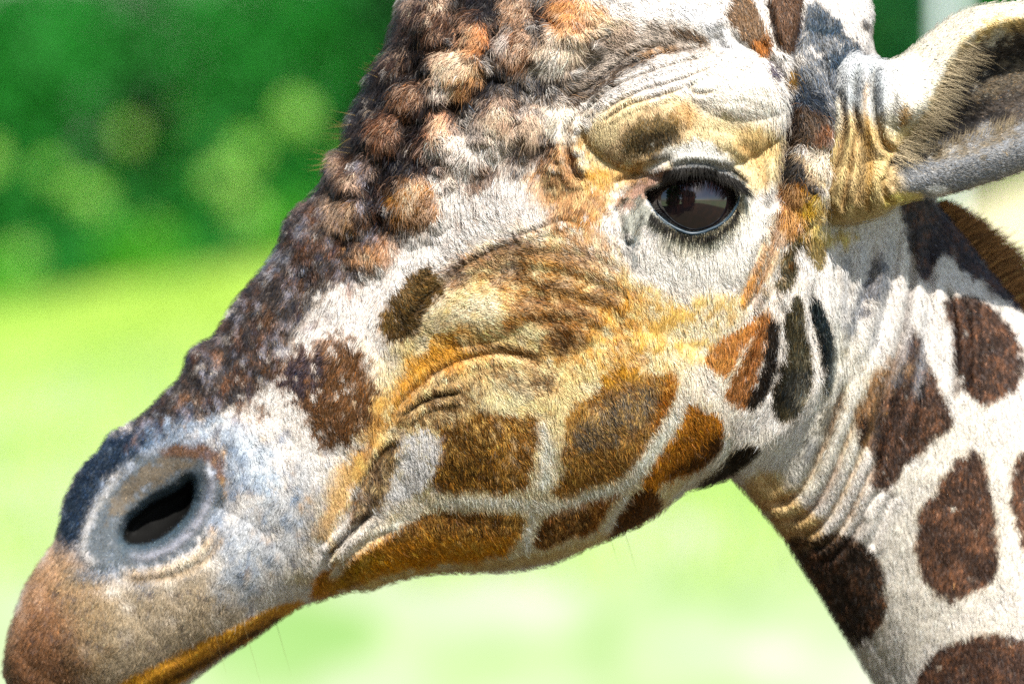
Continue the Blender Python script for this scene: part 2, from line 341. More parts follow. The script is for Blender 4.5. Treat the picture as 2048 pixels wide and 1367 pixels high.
G([(860,560),(1000,470),(1120,470),(1260,560),(1340,640),(1280,720),(1100,740),(960,720),(870,640)], (88,58,34), .4, 24, 6, .15, .6, .6)
G([(860,560),(1000,470),(1120,470),(1260,560),(1400,620),(1340,720),(1100,760),(960,720),(870,640)], (242,214,164), .6, 24, (7,1.6,.8), .05, .5, .4)
G([(1200,560),(1400,580),(1500,500),(1500,600),(1350,720),(1200,720)], (206,150,70), .7, 24, 12, -.1, .5, .6)
G([(1100,740),(1300,640),(1440,600),(1440,720),(1340,730),(1200,780)], (214,170,100), .6, 24, 12, -.1, .5, .6)
G([(780,780),(1000,700),(1140,720),(1120,840),(900,900),(700,1040),(720,940)], (206,180,130), .6, 16, 6, .0, .5, .4)
G([(880,350),(1120,300),(1120,440),(940,540),(700,700),(560,700),(700,560)], (186,156,138), .3, 20, 6, .2, .6, .6)
P([(905,600),(960,590),(1010,600),(990,640),(930,655),(890,640)], (244,216,176), .8, f=16, amp=.4, sc=12, hard=.4)  # cheek highlight painted over again
# jaw patches
P([(1345,733),(1357,745),(1346,800),(1320,850),(1282,912),(1240,957),(1180,972),(1132,1003),(1109,986),(1114,950),(1128,890),(1128,840),(1142,808),(1190,780),(1206,740),(1250,720),(1300,745)], (136,92,38), .95, f=6, amp=.4)
P([(1150,850),(1230,780),(1310,770),(1300,830),(1230,870),(1150,910),(1130,890)], (98,96,90), .8, f=18, amp=.6, hard=.4)
P([(1200,730),(1250,680),(1290,700),(1280,750),(1210,770)], (190,138,52), .6, f=12, amp=.6)
P([(1340,738),(1354,748),(1342,800),(1316,852),(1300,860),(1320,790)], (160,92,32), .7, f=8)
P([(1380,798),(1410,818),(1444,830),(1456,860),(1450,900),(1410,937),(1370,957),(1330,968),(1326,1004),(1332,1020),(1300,1046),(1262,1076),(1226,1087),(1219,1070),(1250,1010),(1285,968),(1310,920),(1336,880),(1362,850),(1371,810)], (168,108,40), .97, f=5, amp=.5)
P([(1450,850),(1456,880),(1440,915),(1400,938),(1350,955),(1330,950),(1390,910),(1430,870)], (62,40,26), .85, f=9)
P([(1285,985),(1326,1004),(1332,1020),(1300,1046),(1262,1076),(1226,1087),(1235,1050)], (104,66,28), .8, f=8)
P([(1236,985),(1243,992),(1216,1020),(1206,1046),(1180,1072),(1130,1082),(1086,1102),(1068,1086),(1078,1050),(1096,1028),(1150,1005)], (136,82,28), .97, f=4)
P([(1170,1010),(1180,1060),(1130,1080),(1086,1100),(1070,1086),(1080,1050),(1110,1030)], (74,50,28), .7, f=10)
P([(800,1052),(850,1020),(950,1024),(1052,1026),(1038,1070),(1004,1110),(900,1130),(800,1146),(740,1160),(690,1180),(620,1205),(620,1165),(680,1112),(740,1074)], (190,126,40), .95, f=8, amp=.3)
P([(800,1052),(850,1020),(950,1024),(1052,1026),(1030,1062),(960,1070),(880,1065),(800,1080),(740,1090)], (104,72,42), .85, f=9, amp=.5)
P([(640,1200),(650,1160),(700,1120),(760,1100),(770,1140),(700,1180)], (152,118,36), .7, f=16)
P([(690,1185),(740,1130),(860,1105),(990,1095),(1010,1115),(900,1135),(780,1150)], (206,134,42), .7, f=12, amp=.3)
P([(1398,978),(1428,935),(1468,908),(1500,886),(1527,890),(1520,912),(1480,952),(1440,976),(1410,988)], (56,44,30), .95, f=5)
P([(1440,930),(1480,880),(1560,850),(1560,900),(1500,960)], (232,220,190), .4, f=12)
P([(1300,1010),(1400,950),(1420,960),(1360,1010),(1300,1050)], (214,190,140), .4, f=12)
P([(600,1240),(700,1195),(900,1150),(1100,1130),(1300,1055),(1300,1040),(1100,1105),(900,1130),(700,1180)], (206,160,96), .6, f=8)
G([(1110,990),(1140,800),(1340,730),(1350,800),(1240,957),(1130,1003)], (214,170,96), .55, 8, 3, .1, .5, .3)
G([(855,960),(880,850),(1060,820),(1070,960),(1000,990)], (206,156,80), .5, 10, 6, .05, .5, .3)
G([(1220,1085),(1290,960),(1380,800),(1450,860),(1330,1020)], (226,150,60), .5, 6, 3, .1, .5, .3)
G([(640,1200),(800,1050),(1050,1025),(1000,1120),(700,1190)], (238,190,110), .5, 10, 3, .1, .5, .5)
G([(1070,1090),(1100,1025),(1240,985),(1200,1060),(1090,1100)], (226,176,110), .5, 6, 3, .15, .5, .3)
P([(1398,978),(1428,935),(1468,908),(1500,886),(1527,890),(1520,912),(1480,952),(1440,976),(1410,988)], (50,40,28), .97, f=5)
P([(1285,975),(1320,985),(1336,1015),(1300,1046),(1262,1076),(1226,1087),(1219,1070),(1250,1010)], (96,62,32), .9, f=5)
# lips
P([(230,1372),(340,1312),(450,1258),(540,1212),(606,1205),(565,1245),(450,1310),(340,1380),(240,1440)], (210,148,60), .95, f=7, amp=.2)
hm.crease([(250,1420),(330,1366),(400,1332),(470,1290),(540,1248),(566,1236)], 16, 11, .4, (50,30,14), .95, 11)
P([(330,1400),(420,1345),(520,1270),(560,1250),(500,1300),(400,1370)], (186,120,50), .8, f=6)
# nostril
P(hm.ell(305,1005,200,140,-30), (104,120,140), .8, f=26, amp=.5, sc=30, hard=.5)
P([(100,1080),(130,980),(190,905),(280,860),(300,880),(230,940),(185,1010),(165,1090)], (34,48,66), .9, f=14, amp=.5)
P([(170,1085),(185,1020),(230,950),(300,905),(380,888),(430,900),(452,940),(440,1010),(400,1080),(330,1120),(250,1135),(190,1125)], (84,92,98), .9, f=14, amp=.5)
P([(230,980),(300,925),(380,900),(420,915),(330,960),(270,1000),(215,1060)], (116,104,88), .8, f=14, amp=.4)
P([(300,905),(380,886),(440,905),(455,950),(440,960),(420,925),(370,915)], (120,84,62), .7, f=9)
P([(235,1080),(260,1020),(330,975),(370,950),(390,930),(405,960),(395,1020),(350,1075),(290,1100),(240,1098)], (70,88,100), .8, f=12)
hm.ridge([(240,945),(200,1000),(172,1060),(170,1105),(200,1130)], 6, 12, (176,172,168), .6, 9)
hm.ridge([(405,925),(425,960),(410,1020),(375,1070),(320,1105),(250,1112)], 8, 12, (150,150,160), .8, 10)
hm.ridge([(240,1142),(300,1142),(360,1125),(410,1095),(445,1040)], 5, 14, (206,176,134), .6, 9)
NOST = [(244,1068),(256,1042),(296,1008),(346,985),(370,966),(380,956),(384,980),(378,1020),(346,1057),(310,1082),(270,1090),(248,1084)]
P(NOST, (10,10,12), 1., f=3, amp=0, sc=12, hard=.4)
# eye surround
P([(1232,405),(1262,368),(1300,340),(1345,335),(1372,350),(1330,362),(1296,382),(1290,405),(1255,425)], (160,122,104), .9, f=8, amp=.3)
P([(1240,350),(1280,335),(1300,350),(1265,375),(1250,400),(1235,390)], (150,124,80), .5, f=10, amp=.5)
P([(1330,300),(1380,280),(1440,300),(1480,340),(1450,340),(1400,325),(1340,330),(1310,330)], (226,224,214), .85, f=12, amp=.3)
P([(1340,300),(1300,335),(1330,325),(1350,305)], (100,90,84), .6, f=10, amp=.6)
P([(1262,455),(1300,500),(1400,510),(1480,460),(1540,400),(1550,440),(1500,540),(1440,580),(1340,575),(1285,545),(1266,490)], (228,220,208), .9, f=18, amp=.2)
P([(1285,395),(1250,420),(1240,470),(1265,500),(1290,450),(1310,460),(1380,490),(1440,480),(1480,430),(1500,400),(1480,340),(1440,335),(1475,385),(1460,440),(1390,470),(1320,440)], (126,134,126), .75, f=10, amp=.5)
P([(1262,470),(1275,500),(1270,545),(1245,500),(1225,470)], (90,110,120), .6, f=8, amp=.6)
P([(1330,338),(1360,330),(1410,328),(1460,345),(1500,378),(1474,372),(1450,362),(1410,350),(1370,350),(1345,356)], (64,74,80), .85, f=6, amp=.2)
P([(1318,428),(1350,452),(1390,464),(1430,452),(1462,425),(1478,385),(1488,395),(1478,440),(1440,470),(1390,482),(1340,470),(1308,440)], (98,88,66), .8, f=6, amp=.3)
hm.ridge([(1296,392),(1318,432),(1350,452),(1385,463),(1425,452),(1455,428),(1474,392)], 4, 6, (60,92,112), .95, 5)
EYE = [(1292,386),(1312,377),(1336,366),(1362,358),(1400,357),(1436,364),(1460,376),(1470,392),(1466,412),(1452,432),(1425,450),(1386,461),(1350,450),(1320,430),(1302,408)]
P(EYE, (12,10,12), 1., f=2.5, amp=0, hard=.4)
# neck
P([(1480,970),(1560,930),(1600,1000),(1660,1060),(1600,1110),(1530,1040)], (214,164,96), .8, f=18, amp=.3, sc=30)
P([(1640,650),(1700,640),(1760,760),(1740,900),(1640,1000),(1560,940),(1640,820)], (222,212,186), .6, f=26, amp=.4, sc=30, hard=.5)
P([(1830,850),(1960,820),(2060,900),(2030,1300),(1800,1330),(1760,1200)], (212,200,176), .6, f=40, amp=.6, sc=30, hard=.5)
for pts, c in NS: P(pts, c, .96, f=6, amp=.4)
for k in range(44):                                              # spots further down the neck
    i, j = divmod(k, 4)
    cx = 1960 + i*95 + j*175 + rng.normal()*18; cy = 1560 + i*150 - j*100 + rng.normal()*18
    if cy < 1500 or (cx < 2160 and cy < 1000): continue
    a0 = hm.ell(cx, cy, 62 + rng.random()*12, 80 + rng.random()*15, 15); a0 += rng.normal(size=a0.shape)*9
    P(a0, (68,44,35), .96, f=6)
for pts in ([(2140,700),(2210,760),(2230,880),(2180,960),(2110,900),(2090,790)], [(2200,1010),(2300,1080),(2330,1200),(2260,1270),(2170,1180),(2160,1080)]): P(pts, (74,44,30), .96, f=6)
for p_, _c in NS: G(p_, (142,100,76), .55, 6, (5,.8,1.6), .1, .5, .5)
P([(1772,512),(1784,560),(1768,598),(1740,625),(1705,668),(1690,655),(1722,590),(1748,520)], (84,88,98), .85, f=9, amp=.6)
P([(1695,495),(1712,530),(1704,600),(1690,680),(1680,600),(1684,520)], (150,146,140), .7, f=10, amp=.6)
P([(1690,660),(1712,640),(1690,700),(1662,750)], (110,100,70), .5, f=10, amp=.5)
P([(1668,790),(1680,830),(1650,900),(1615,935),(1612,905),(1640,850)], (84,84,80), .7, f=9, amp=.6)
P([(1790,690),(1830,720),(1780,780),(1730,850),(1715,840),(1735,770)], (150,118,84), .6, f=12, amp=.6)
for l_ in ([(1700,480),(1690,600),(1676,720)], [(1735,470),(1722,580),(1700,700)], [(1790,450),(1770,600),(1740,720)], [(1830,560),(1815,680),(1790,780)], [(1860,600),(1850,700),(1836,800)], [(1640,860),(1610,930),(1570,980)], [(1690,900),(1660,980),(1620,1030)]):
    hm.ridge(l_, .5, 14, (160,165,172), .55, 11)  # blue-grey shading of the neck folds, put into the colour

def dirfield(x, y, anchors):
    A = np.array(anchors, float); out = np.zeros((len(x), 2)); ws = np.zeros(len(x))
    for ax, ay, dx, dy in A:
        w = 1/(((x-ax)**2 + (y-ay)**2) + 60**2)**1.5; l = math.hypot(dx, dy)
        out[:, 0] += w*dx/l; out[:, 1] += w*dy/l; ws += w
    return out/np.linalg.norm(out, axis=1, keepdims=True)

DIRS = [(100,1200,-.3,1),(300,1300,-.2,1),(500,1100,-.2,1),(400,750,.25,1),(600,550,-.2,1),(700,700,-.3,1),(800,450,-.25,1),(900,200,-.2,1),(1100,100,-.5,.8),(1200,150,.7,-.5),(1350,80,.8,.5),(1450,200,.8,.5),
 (1250,270,.2,1),(1500,300,.3,1),(1550,400,0,1),(900,600,.8,-.55),(1050,500,1,-.15),(1050,650,1,.35),(1200,560,1,.35),(1250,420,-.6,.8),(1100,380,-.4,1),(1350,540,.5,.9),(1450,600,.2,1),(1250,700,.5,1),(1000,800,.6,.8),(900,900,.3,1),
 (1000,950,.25,1),(1200,850,.45,1),(1400,850,.35,1),(1350,1000,.3,1),(1150,1050,.3,1),(900,1080,.4,1),(700,1130,.5,.8),(1500,700,-.2,1),(1600,700,.25,1),(1620,300,-.5,.8),(1580,850,-.4,1),(1500,930,-.7,.7),(1650,150,.1,1),(1480,50,.4,1),(1570,50,-.1,1),
 (1750,600,.1,1),(1900,700,.05,1),(1950,1050,.02,1),(1700,1200,.1,1),(1600,1000,.6,.3),(2000,1300,.05,1),(2000,500,.6,.8),(1380,500,.05,1),(1440,470,.4,1),(1320,470,-.4,1)]
def strokes(P_, n, cols, lx, ly, a):
    P_ = np.array(P_, float); pl = catmull(P_, 5, True)
    pts = rng.uniform(pl.min(0), pl.max(0), (n*3, 2)); ins = np.zeros(len(pts), bool)
    for k in range(len(pl)):
        (xa, ya), (xb, yb) = pl[k-1], pl[k]
        if ya != yb: ins ^= ((ya > pts[:, 1]) != (yb > pts[:, 1])) & (pts[:, 0] < (xb-xa)*(pts[:, 1]-ya)/(yb-ya) + xa)
    pts = pts[ins][:n]; dd = dirfield(pts[:, 0], pts[:, 1], DIRS)
    for (x, y), (dx, dy) in zip(pts, dd):
        e = hm.ell(x, y, rng.uniform(.5, 1.3)*lx, rng.uniform(.6, 1.4)*ly, math.degrees(math.atan2(dy, dx)) + rng.normal()*12, 8)
        P(e, cols[rng.integers(len(cols))], rng.uniform(.4, 1)*a, f=2.5, amp=.5, sc=6, hard=.4)
strokes([(850,570),(1000,470),(1200,440),(1270,600),(1300,700),(1150,740),(960,720),(860,640)], 420, [(110,74,42),(150,100,50),(240,214,168),(244,220,178),(220,166,92)], 15, 3.2, .6)
strokes([(1000,700),(1340,640),(1480,620),(1420,780),(1330,780),(1140,800),(1060,1000),(1000,1000)], 240, [(200,140,66),(170,124,76),(248,232,204)], 12, 3, .3)
strokes([(780,800),(1000,700),(1120,760),(900,860),(700,1060),(720,940)], 180, [(84,56,36),(236,212,170),(120,84,50)], 13, 3.2, .7)
strokes([(620,640),(860,470),(1000,330),(1100,420),(900,560),(760,700),(740,900),(640,900)], 220, [(150,104,84),(250,244,240),(190,150,130)], 13, 3, .5)
strokes([(220,900),(430,640),(560,470),(680,300),(780,420),(700,560),(560,760),(300,880)], 420, [(20,20,28),(130,100,84),(160,156,166),(94,60,42),(50,60,80)], 12, 4, .6)
strokes([(420,900),(640,860),(640,1060),(560,1200),(440,1100)], 160, [(120,140,168),(90,96,110),(236,240,246),(190,150,100)], 11, 4, .45)
strokes([(1580,430),(1640,400),(1560,600),(1500,640),(1480,560)], 70, [(110,74,40),(240,210,170)], 10, 3, .6)
for l_, w_ in ([(800,1015),(900,1000),(1000,1002),(1100,1012),(1180,990),(1250,968),(1300,905),(1345,840),(1372,775)], 12), ([(1078,835),(1092,900),(1085,985)], 13), ([(1055,1110),(1058,1060),(1068,1025)], 9), ([(1215,1078),(1225,1040),(1262,985)], 8), ([(1345,1020),(1400,965),(1455,915),(1470,860)], 10), ([(650,1165),(700,1105),(770,1060),(850,1012)], 8):
    hm.ridge(l_, .5, 14, (252,238,212), .85, w_)
for l_, w_ in ([(868,560),(930,520),(1000,498),(1100,510),(1215,540)], 15), ([(980,555),(1060,562),(1150,585),(1262,614)], 10), ([(1000,612),(1080,628),(1128,668),(1100,706)], 20), ([(930,688),(1010,694),(1085,716)], 8), ([(1060,600),(1140,615),(1210,640)], 10):
    hm.ridge(l_, .5, 16, (98,64,36), .72, w_)
P([(852,528),(874,556),(886,590),(854,622),(814,668),(780,677),(760,652),(764,618),(788,585),(815,552)], (104,80,42), .95, f=7, amp=.5)
P([(850,630),(815,668),(775,676),(782,640),(830,605)], (66,54,40), .6, f=9, amp=.5)
P([(556,768),(556,725),(590,695),(650,678),(690,664),(712,690),(735,740),(744,800),(735,850),(700,876),(650,882),(620,862),(610,820),(595,795)], (98,68,42), .8, f=14, amp=.6)
P([(560,760),(580,715),(635,695),(650,735),(620,785),(590,785)], (58,58,72), .7, f=14, amp=.6)
strokes([(600,700),(700,670),(740,800),(700,870),(620,850)], 90, [(140,100,72),(66,44,32),(120,84,50)], 10, 3, .6)
strokes([(780,620),(850,540),(880,590),(790,670)], 40, [(140,110,66),(60,46,32)], 10, 3, .6)
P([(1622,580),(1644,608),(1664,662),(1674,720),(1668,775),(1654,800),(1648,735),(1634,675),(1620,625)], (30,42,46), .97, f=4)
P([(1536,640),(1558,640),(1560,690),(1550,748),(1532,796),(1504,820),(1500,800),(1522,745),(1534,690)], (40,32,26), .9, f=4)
# ---- relief (in traced units, towards the viewer)
D = hm.dome; K = hm.crease
D(1375,225,215,125,62,-8,.62); D(1480,170,110,75,22,0,.9); D(1400,350,135,90,16,0,1.)
D(1400,480,150,110,9,0,1.4); D(960,625,120,62,18,-12,1.); D(1090,650,150,60,10,0,1.); D(1000,880,230,170,22,0,1.); D(1280,850,190,190,26,0,1.)
D(300,1200,300,210,40,0,1.); D(480,1080,220,260,18,30,1.); D(820,1110,230,70,12,-8,1.); D(660,780,120,130,12,0,1.); D(820,610,70,120,10,30,1.)
for (x, y, rx, ry, h) in [(915,145,64,54,40),(875,268,36,56,26),(1000,240,52,62,34),(1060,262,30,54,30),(1122,262,42,60,28),(1116,330,34,50,18),(830,400,60,66,30),(818,196,42,48,28),
    (765,266,44,52,28),(700,356,42,42,22),(700,430,50,48,24),(868,30,42,84,30),(952,70,32,60,34),(1030,95,52,64,34),(1118,95,64,62,34),(790,112,36,44,24),(822,20,36,60,22),(1150,20,74,60,30),
    (1245,50,90,60,20),(740,512,56,40,16),(920,310,70,44,18),(1380,30,70,60,22),(1470,50,40,80,18),(1570,30,36,90,26),(1625,250,50,56,26),(1610,345,46,60,22),(1640,400,30,60,18),(600,480,60,70,12),(540,600,60,70,8)]:
    hm.lump(x, y, rx*1.12, ry*1.12, h*1.0, .25)
hm.H += hm.nz(30)*1.3 + hm.nz(80)*2.4 + hm.nz(12)*.5
DK = (60,46,38)
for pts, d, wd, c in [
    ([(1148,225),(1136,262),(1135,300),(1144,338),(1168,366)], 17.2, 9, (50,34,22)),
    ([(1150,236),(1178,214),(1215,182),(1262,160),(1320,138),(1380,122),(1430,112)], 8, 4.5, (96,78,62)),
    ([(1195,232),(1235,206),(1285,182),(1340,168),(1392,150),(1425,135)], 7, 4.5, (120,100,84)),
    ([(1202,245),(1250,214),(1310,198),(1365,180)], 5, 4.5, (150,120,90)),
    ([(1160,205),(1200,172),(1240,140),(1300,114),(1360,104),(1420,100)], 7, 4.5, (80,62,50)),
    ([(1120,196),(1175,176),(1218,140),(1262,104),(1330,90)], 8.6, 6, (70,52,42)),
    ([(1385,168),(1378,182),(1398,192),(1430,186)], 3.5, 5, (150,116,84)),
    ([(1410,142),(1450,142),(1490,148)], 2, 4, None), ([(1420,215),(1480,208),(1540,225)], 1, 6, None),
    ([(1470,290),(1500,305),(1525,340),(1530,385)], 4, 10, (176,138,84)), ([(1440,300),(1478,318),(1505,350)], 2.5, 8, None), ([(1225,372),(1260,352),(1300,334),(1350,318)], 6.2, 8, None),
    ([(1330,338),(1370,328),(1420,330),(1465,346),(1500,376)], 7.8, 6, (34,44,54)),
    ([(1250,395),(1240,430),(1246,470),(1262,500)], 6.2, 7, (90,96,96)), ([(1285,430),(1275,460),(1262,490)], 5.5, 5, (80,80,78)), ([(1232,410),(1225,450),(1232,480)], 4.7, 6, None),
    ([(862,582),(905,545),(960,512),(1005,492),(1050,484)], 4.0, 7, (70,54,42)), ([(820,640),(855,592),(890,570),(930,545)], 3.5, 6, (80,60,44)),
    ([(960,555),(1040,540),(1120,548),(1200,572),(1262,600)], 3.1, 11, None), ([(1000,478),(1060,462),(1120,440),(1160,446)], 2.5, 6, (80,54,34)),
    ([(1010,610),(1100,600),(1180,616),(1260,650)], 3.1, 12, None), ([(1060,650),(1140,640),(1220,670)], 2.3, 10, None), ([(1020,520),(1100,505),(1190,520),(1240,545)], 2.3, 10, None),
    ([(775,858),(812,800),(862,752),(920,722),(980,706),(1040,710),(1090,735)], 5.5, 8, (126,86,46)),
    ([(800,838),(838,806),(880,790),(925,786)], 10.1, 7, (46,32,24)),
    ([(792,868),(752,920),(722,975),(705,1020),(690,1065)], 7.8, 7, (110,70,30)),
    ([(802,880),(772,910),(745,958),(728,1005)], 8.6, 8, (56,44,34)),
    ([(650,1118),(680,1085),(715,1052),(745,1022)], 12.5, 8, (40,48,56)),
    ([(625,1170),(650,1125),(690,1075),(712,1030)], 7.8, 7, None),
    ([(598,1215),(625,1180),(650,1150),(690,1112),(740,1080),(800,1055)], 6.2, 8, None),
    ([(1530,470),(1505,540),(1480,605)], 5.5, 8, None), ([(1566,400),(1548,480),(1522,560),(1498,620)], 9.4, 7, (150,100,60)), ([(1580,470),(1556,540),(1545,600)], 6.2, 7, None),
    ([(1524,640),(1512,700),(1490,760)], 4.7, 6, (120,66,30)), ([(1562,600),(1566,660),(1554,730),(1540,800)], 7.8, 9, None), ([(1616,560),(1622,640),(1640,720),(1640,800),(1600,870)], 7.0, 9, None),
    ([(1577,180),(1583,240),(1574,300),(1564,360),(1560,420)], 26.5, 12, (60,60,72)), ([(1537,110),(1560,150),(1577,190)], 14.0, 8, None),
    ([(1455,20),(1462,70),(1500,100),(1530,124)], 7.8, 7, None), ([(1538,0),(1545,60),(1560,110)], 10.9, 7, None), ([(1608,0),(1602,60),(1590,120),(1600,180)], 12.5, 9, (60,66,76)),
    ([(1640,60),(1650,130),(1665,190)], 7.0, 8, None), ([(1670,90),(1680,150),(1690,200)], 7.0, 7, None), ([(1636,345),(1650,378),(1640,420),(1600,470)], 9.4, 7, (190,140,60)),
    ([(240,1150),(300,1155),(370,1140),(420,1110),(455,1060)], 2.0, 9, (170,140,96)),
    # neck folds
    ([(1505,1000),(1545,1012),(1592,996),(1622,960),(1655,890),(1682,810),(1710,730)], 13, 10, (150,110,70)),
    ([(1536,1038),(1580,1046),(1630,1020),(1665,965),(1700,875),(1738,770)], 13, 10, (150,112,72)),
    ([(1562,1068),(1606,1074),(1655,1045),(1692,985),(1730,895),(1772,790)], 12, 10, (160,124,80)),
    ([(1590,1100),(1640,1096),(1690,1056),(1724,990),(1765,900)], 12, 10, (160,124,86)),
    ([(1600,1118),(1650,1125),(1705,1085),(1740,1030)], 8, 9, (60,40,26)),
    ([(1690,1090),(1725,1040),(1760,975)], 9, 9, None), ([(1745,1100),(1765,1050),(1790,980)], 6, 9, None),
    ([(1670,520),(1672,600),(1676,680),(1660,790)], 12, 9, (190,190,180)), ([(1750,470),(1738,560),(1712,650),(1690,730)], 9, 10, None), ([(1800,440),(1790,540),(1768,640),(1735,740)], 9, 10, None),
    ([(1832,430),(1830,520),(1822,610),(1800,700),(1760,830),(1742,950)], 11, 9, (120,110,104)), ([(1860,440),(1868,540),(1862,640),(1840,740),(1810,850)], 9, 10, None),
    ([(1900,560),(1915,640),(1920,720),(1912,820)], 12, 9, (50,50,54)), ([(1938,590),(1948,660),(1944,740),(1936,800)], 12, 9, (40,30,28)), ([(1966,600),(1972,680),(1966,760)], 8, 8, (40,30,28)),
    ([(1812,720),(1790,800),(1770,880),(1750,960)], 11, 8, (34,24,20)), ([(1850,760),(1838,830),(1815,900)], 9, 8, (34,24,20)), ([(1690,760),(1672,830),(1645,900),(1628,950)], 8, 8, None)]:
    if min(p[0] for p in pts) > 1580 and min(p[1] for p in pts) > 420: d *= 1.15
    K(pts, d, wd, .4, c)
# the head stands in front of the neck: jaw edge
hm.step([(1470,985),(1528,918),(1592,860),(1640,800),(1668,740),(1676,650),(1668,560),(1640,450),(1750,380),(2300,300),(3100,1200),(3100,2500),(1700,2500),(1400,1100)], -46, 12)
hm.ridge([(1470,972),(1528,908),(1590,850),(1632,790),(1660,730),(1668,640),(1660,560)], 10, 20)
# eye opening and nostril sink in
w, m = hm.poly(EYE, 40); hm.H[w] -= 80*blur(m, 1.2)
w, m = hm.poly(hm.ell(1385,405,115,80,8), 60); hm.H[w] += 10*blur(m, 14/2)
w, m = hm.poly([(190,1090),(215,1020),(270,955),(340,920),(400,915),(415,960),(400,1030),(345,1090),(270,1115),(205,1115)], 60); hm.H[w] -= 12*blur(m, 34/2)
w, m = hm.poly([(215,1090),(235,1040),(290,990),(350,960),(395,930),(412,965),(395,1030),(345,1085),(280,1108),(225,1108)], 80); hm.H[w] -= 16*blur(m, 30/2)
w, m = hm.poly(NOST, 60); hm.H[w] -= 70*blur(m, 9/2)
# hair length / density
hm.setL([(1640,500),(1900,450),(2300,800),(2300,1600),(1700,1500),(1500,1000)], 10, 30)
for pts, v, f in [([(-100,1500),(-100,1100),(150,850),(450,700),(700,800),(620,1200),(400,1500)], 8, 60), ([(1180,240),(1400,150),(1570,200),(1560,420),(1500,480),(1250,470),(1180,360)], 6.5, 30),
    (hm.ell(1385,405,110,75), 4, 8), ([(170,1085),(185,1020),(230,950),(300,905),(380,888),(430,900),(452,940),(440,1010),(400,1080),(330,1120),(250,1135),(190,1125)], 3, 10),
    ([(700,0),(1250,-50),(1250,140),(1050,300),(900,450),(720,500),(640,420),(660,280)], 19, 30), ([(1560,100),(1680,200),(1660,460),(1560,460)], 20, 20), ([(1530,560),(1660,560),(1660,860),(1500,960),(1440,900)], 12, 20)]:
    hm.setL(pts, v, f)
hm.setL(EYE, 0, 3, 'M'); hm.setL(NOST, 0, 6, 'M')
hm.C *= (1 + .10*hm.nz(6) + .10*hm.nz(30))[..., None]
def deepen(C, g=.26, sat=1.10):
    l = C.mean(-1, keepdims=True); C = l + (C - l)*sat; C = C*(np.clip(l, .003, 1)/.62)**g
    C = C*1.04; return np.clip(np.where(C > .5, .5 + (C-.5)*.55, C), 0.003, .74)
hm.C = deepen(hm.C)

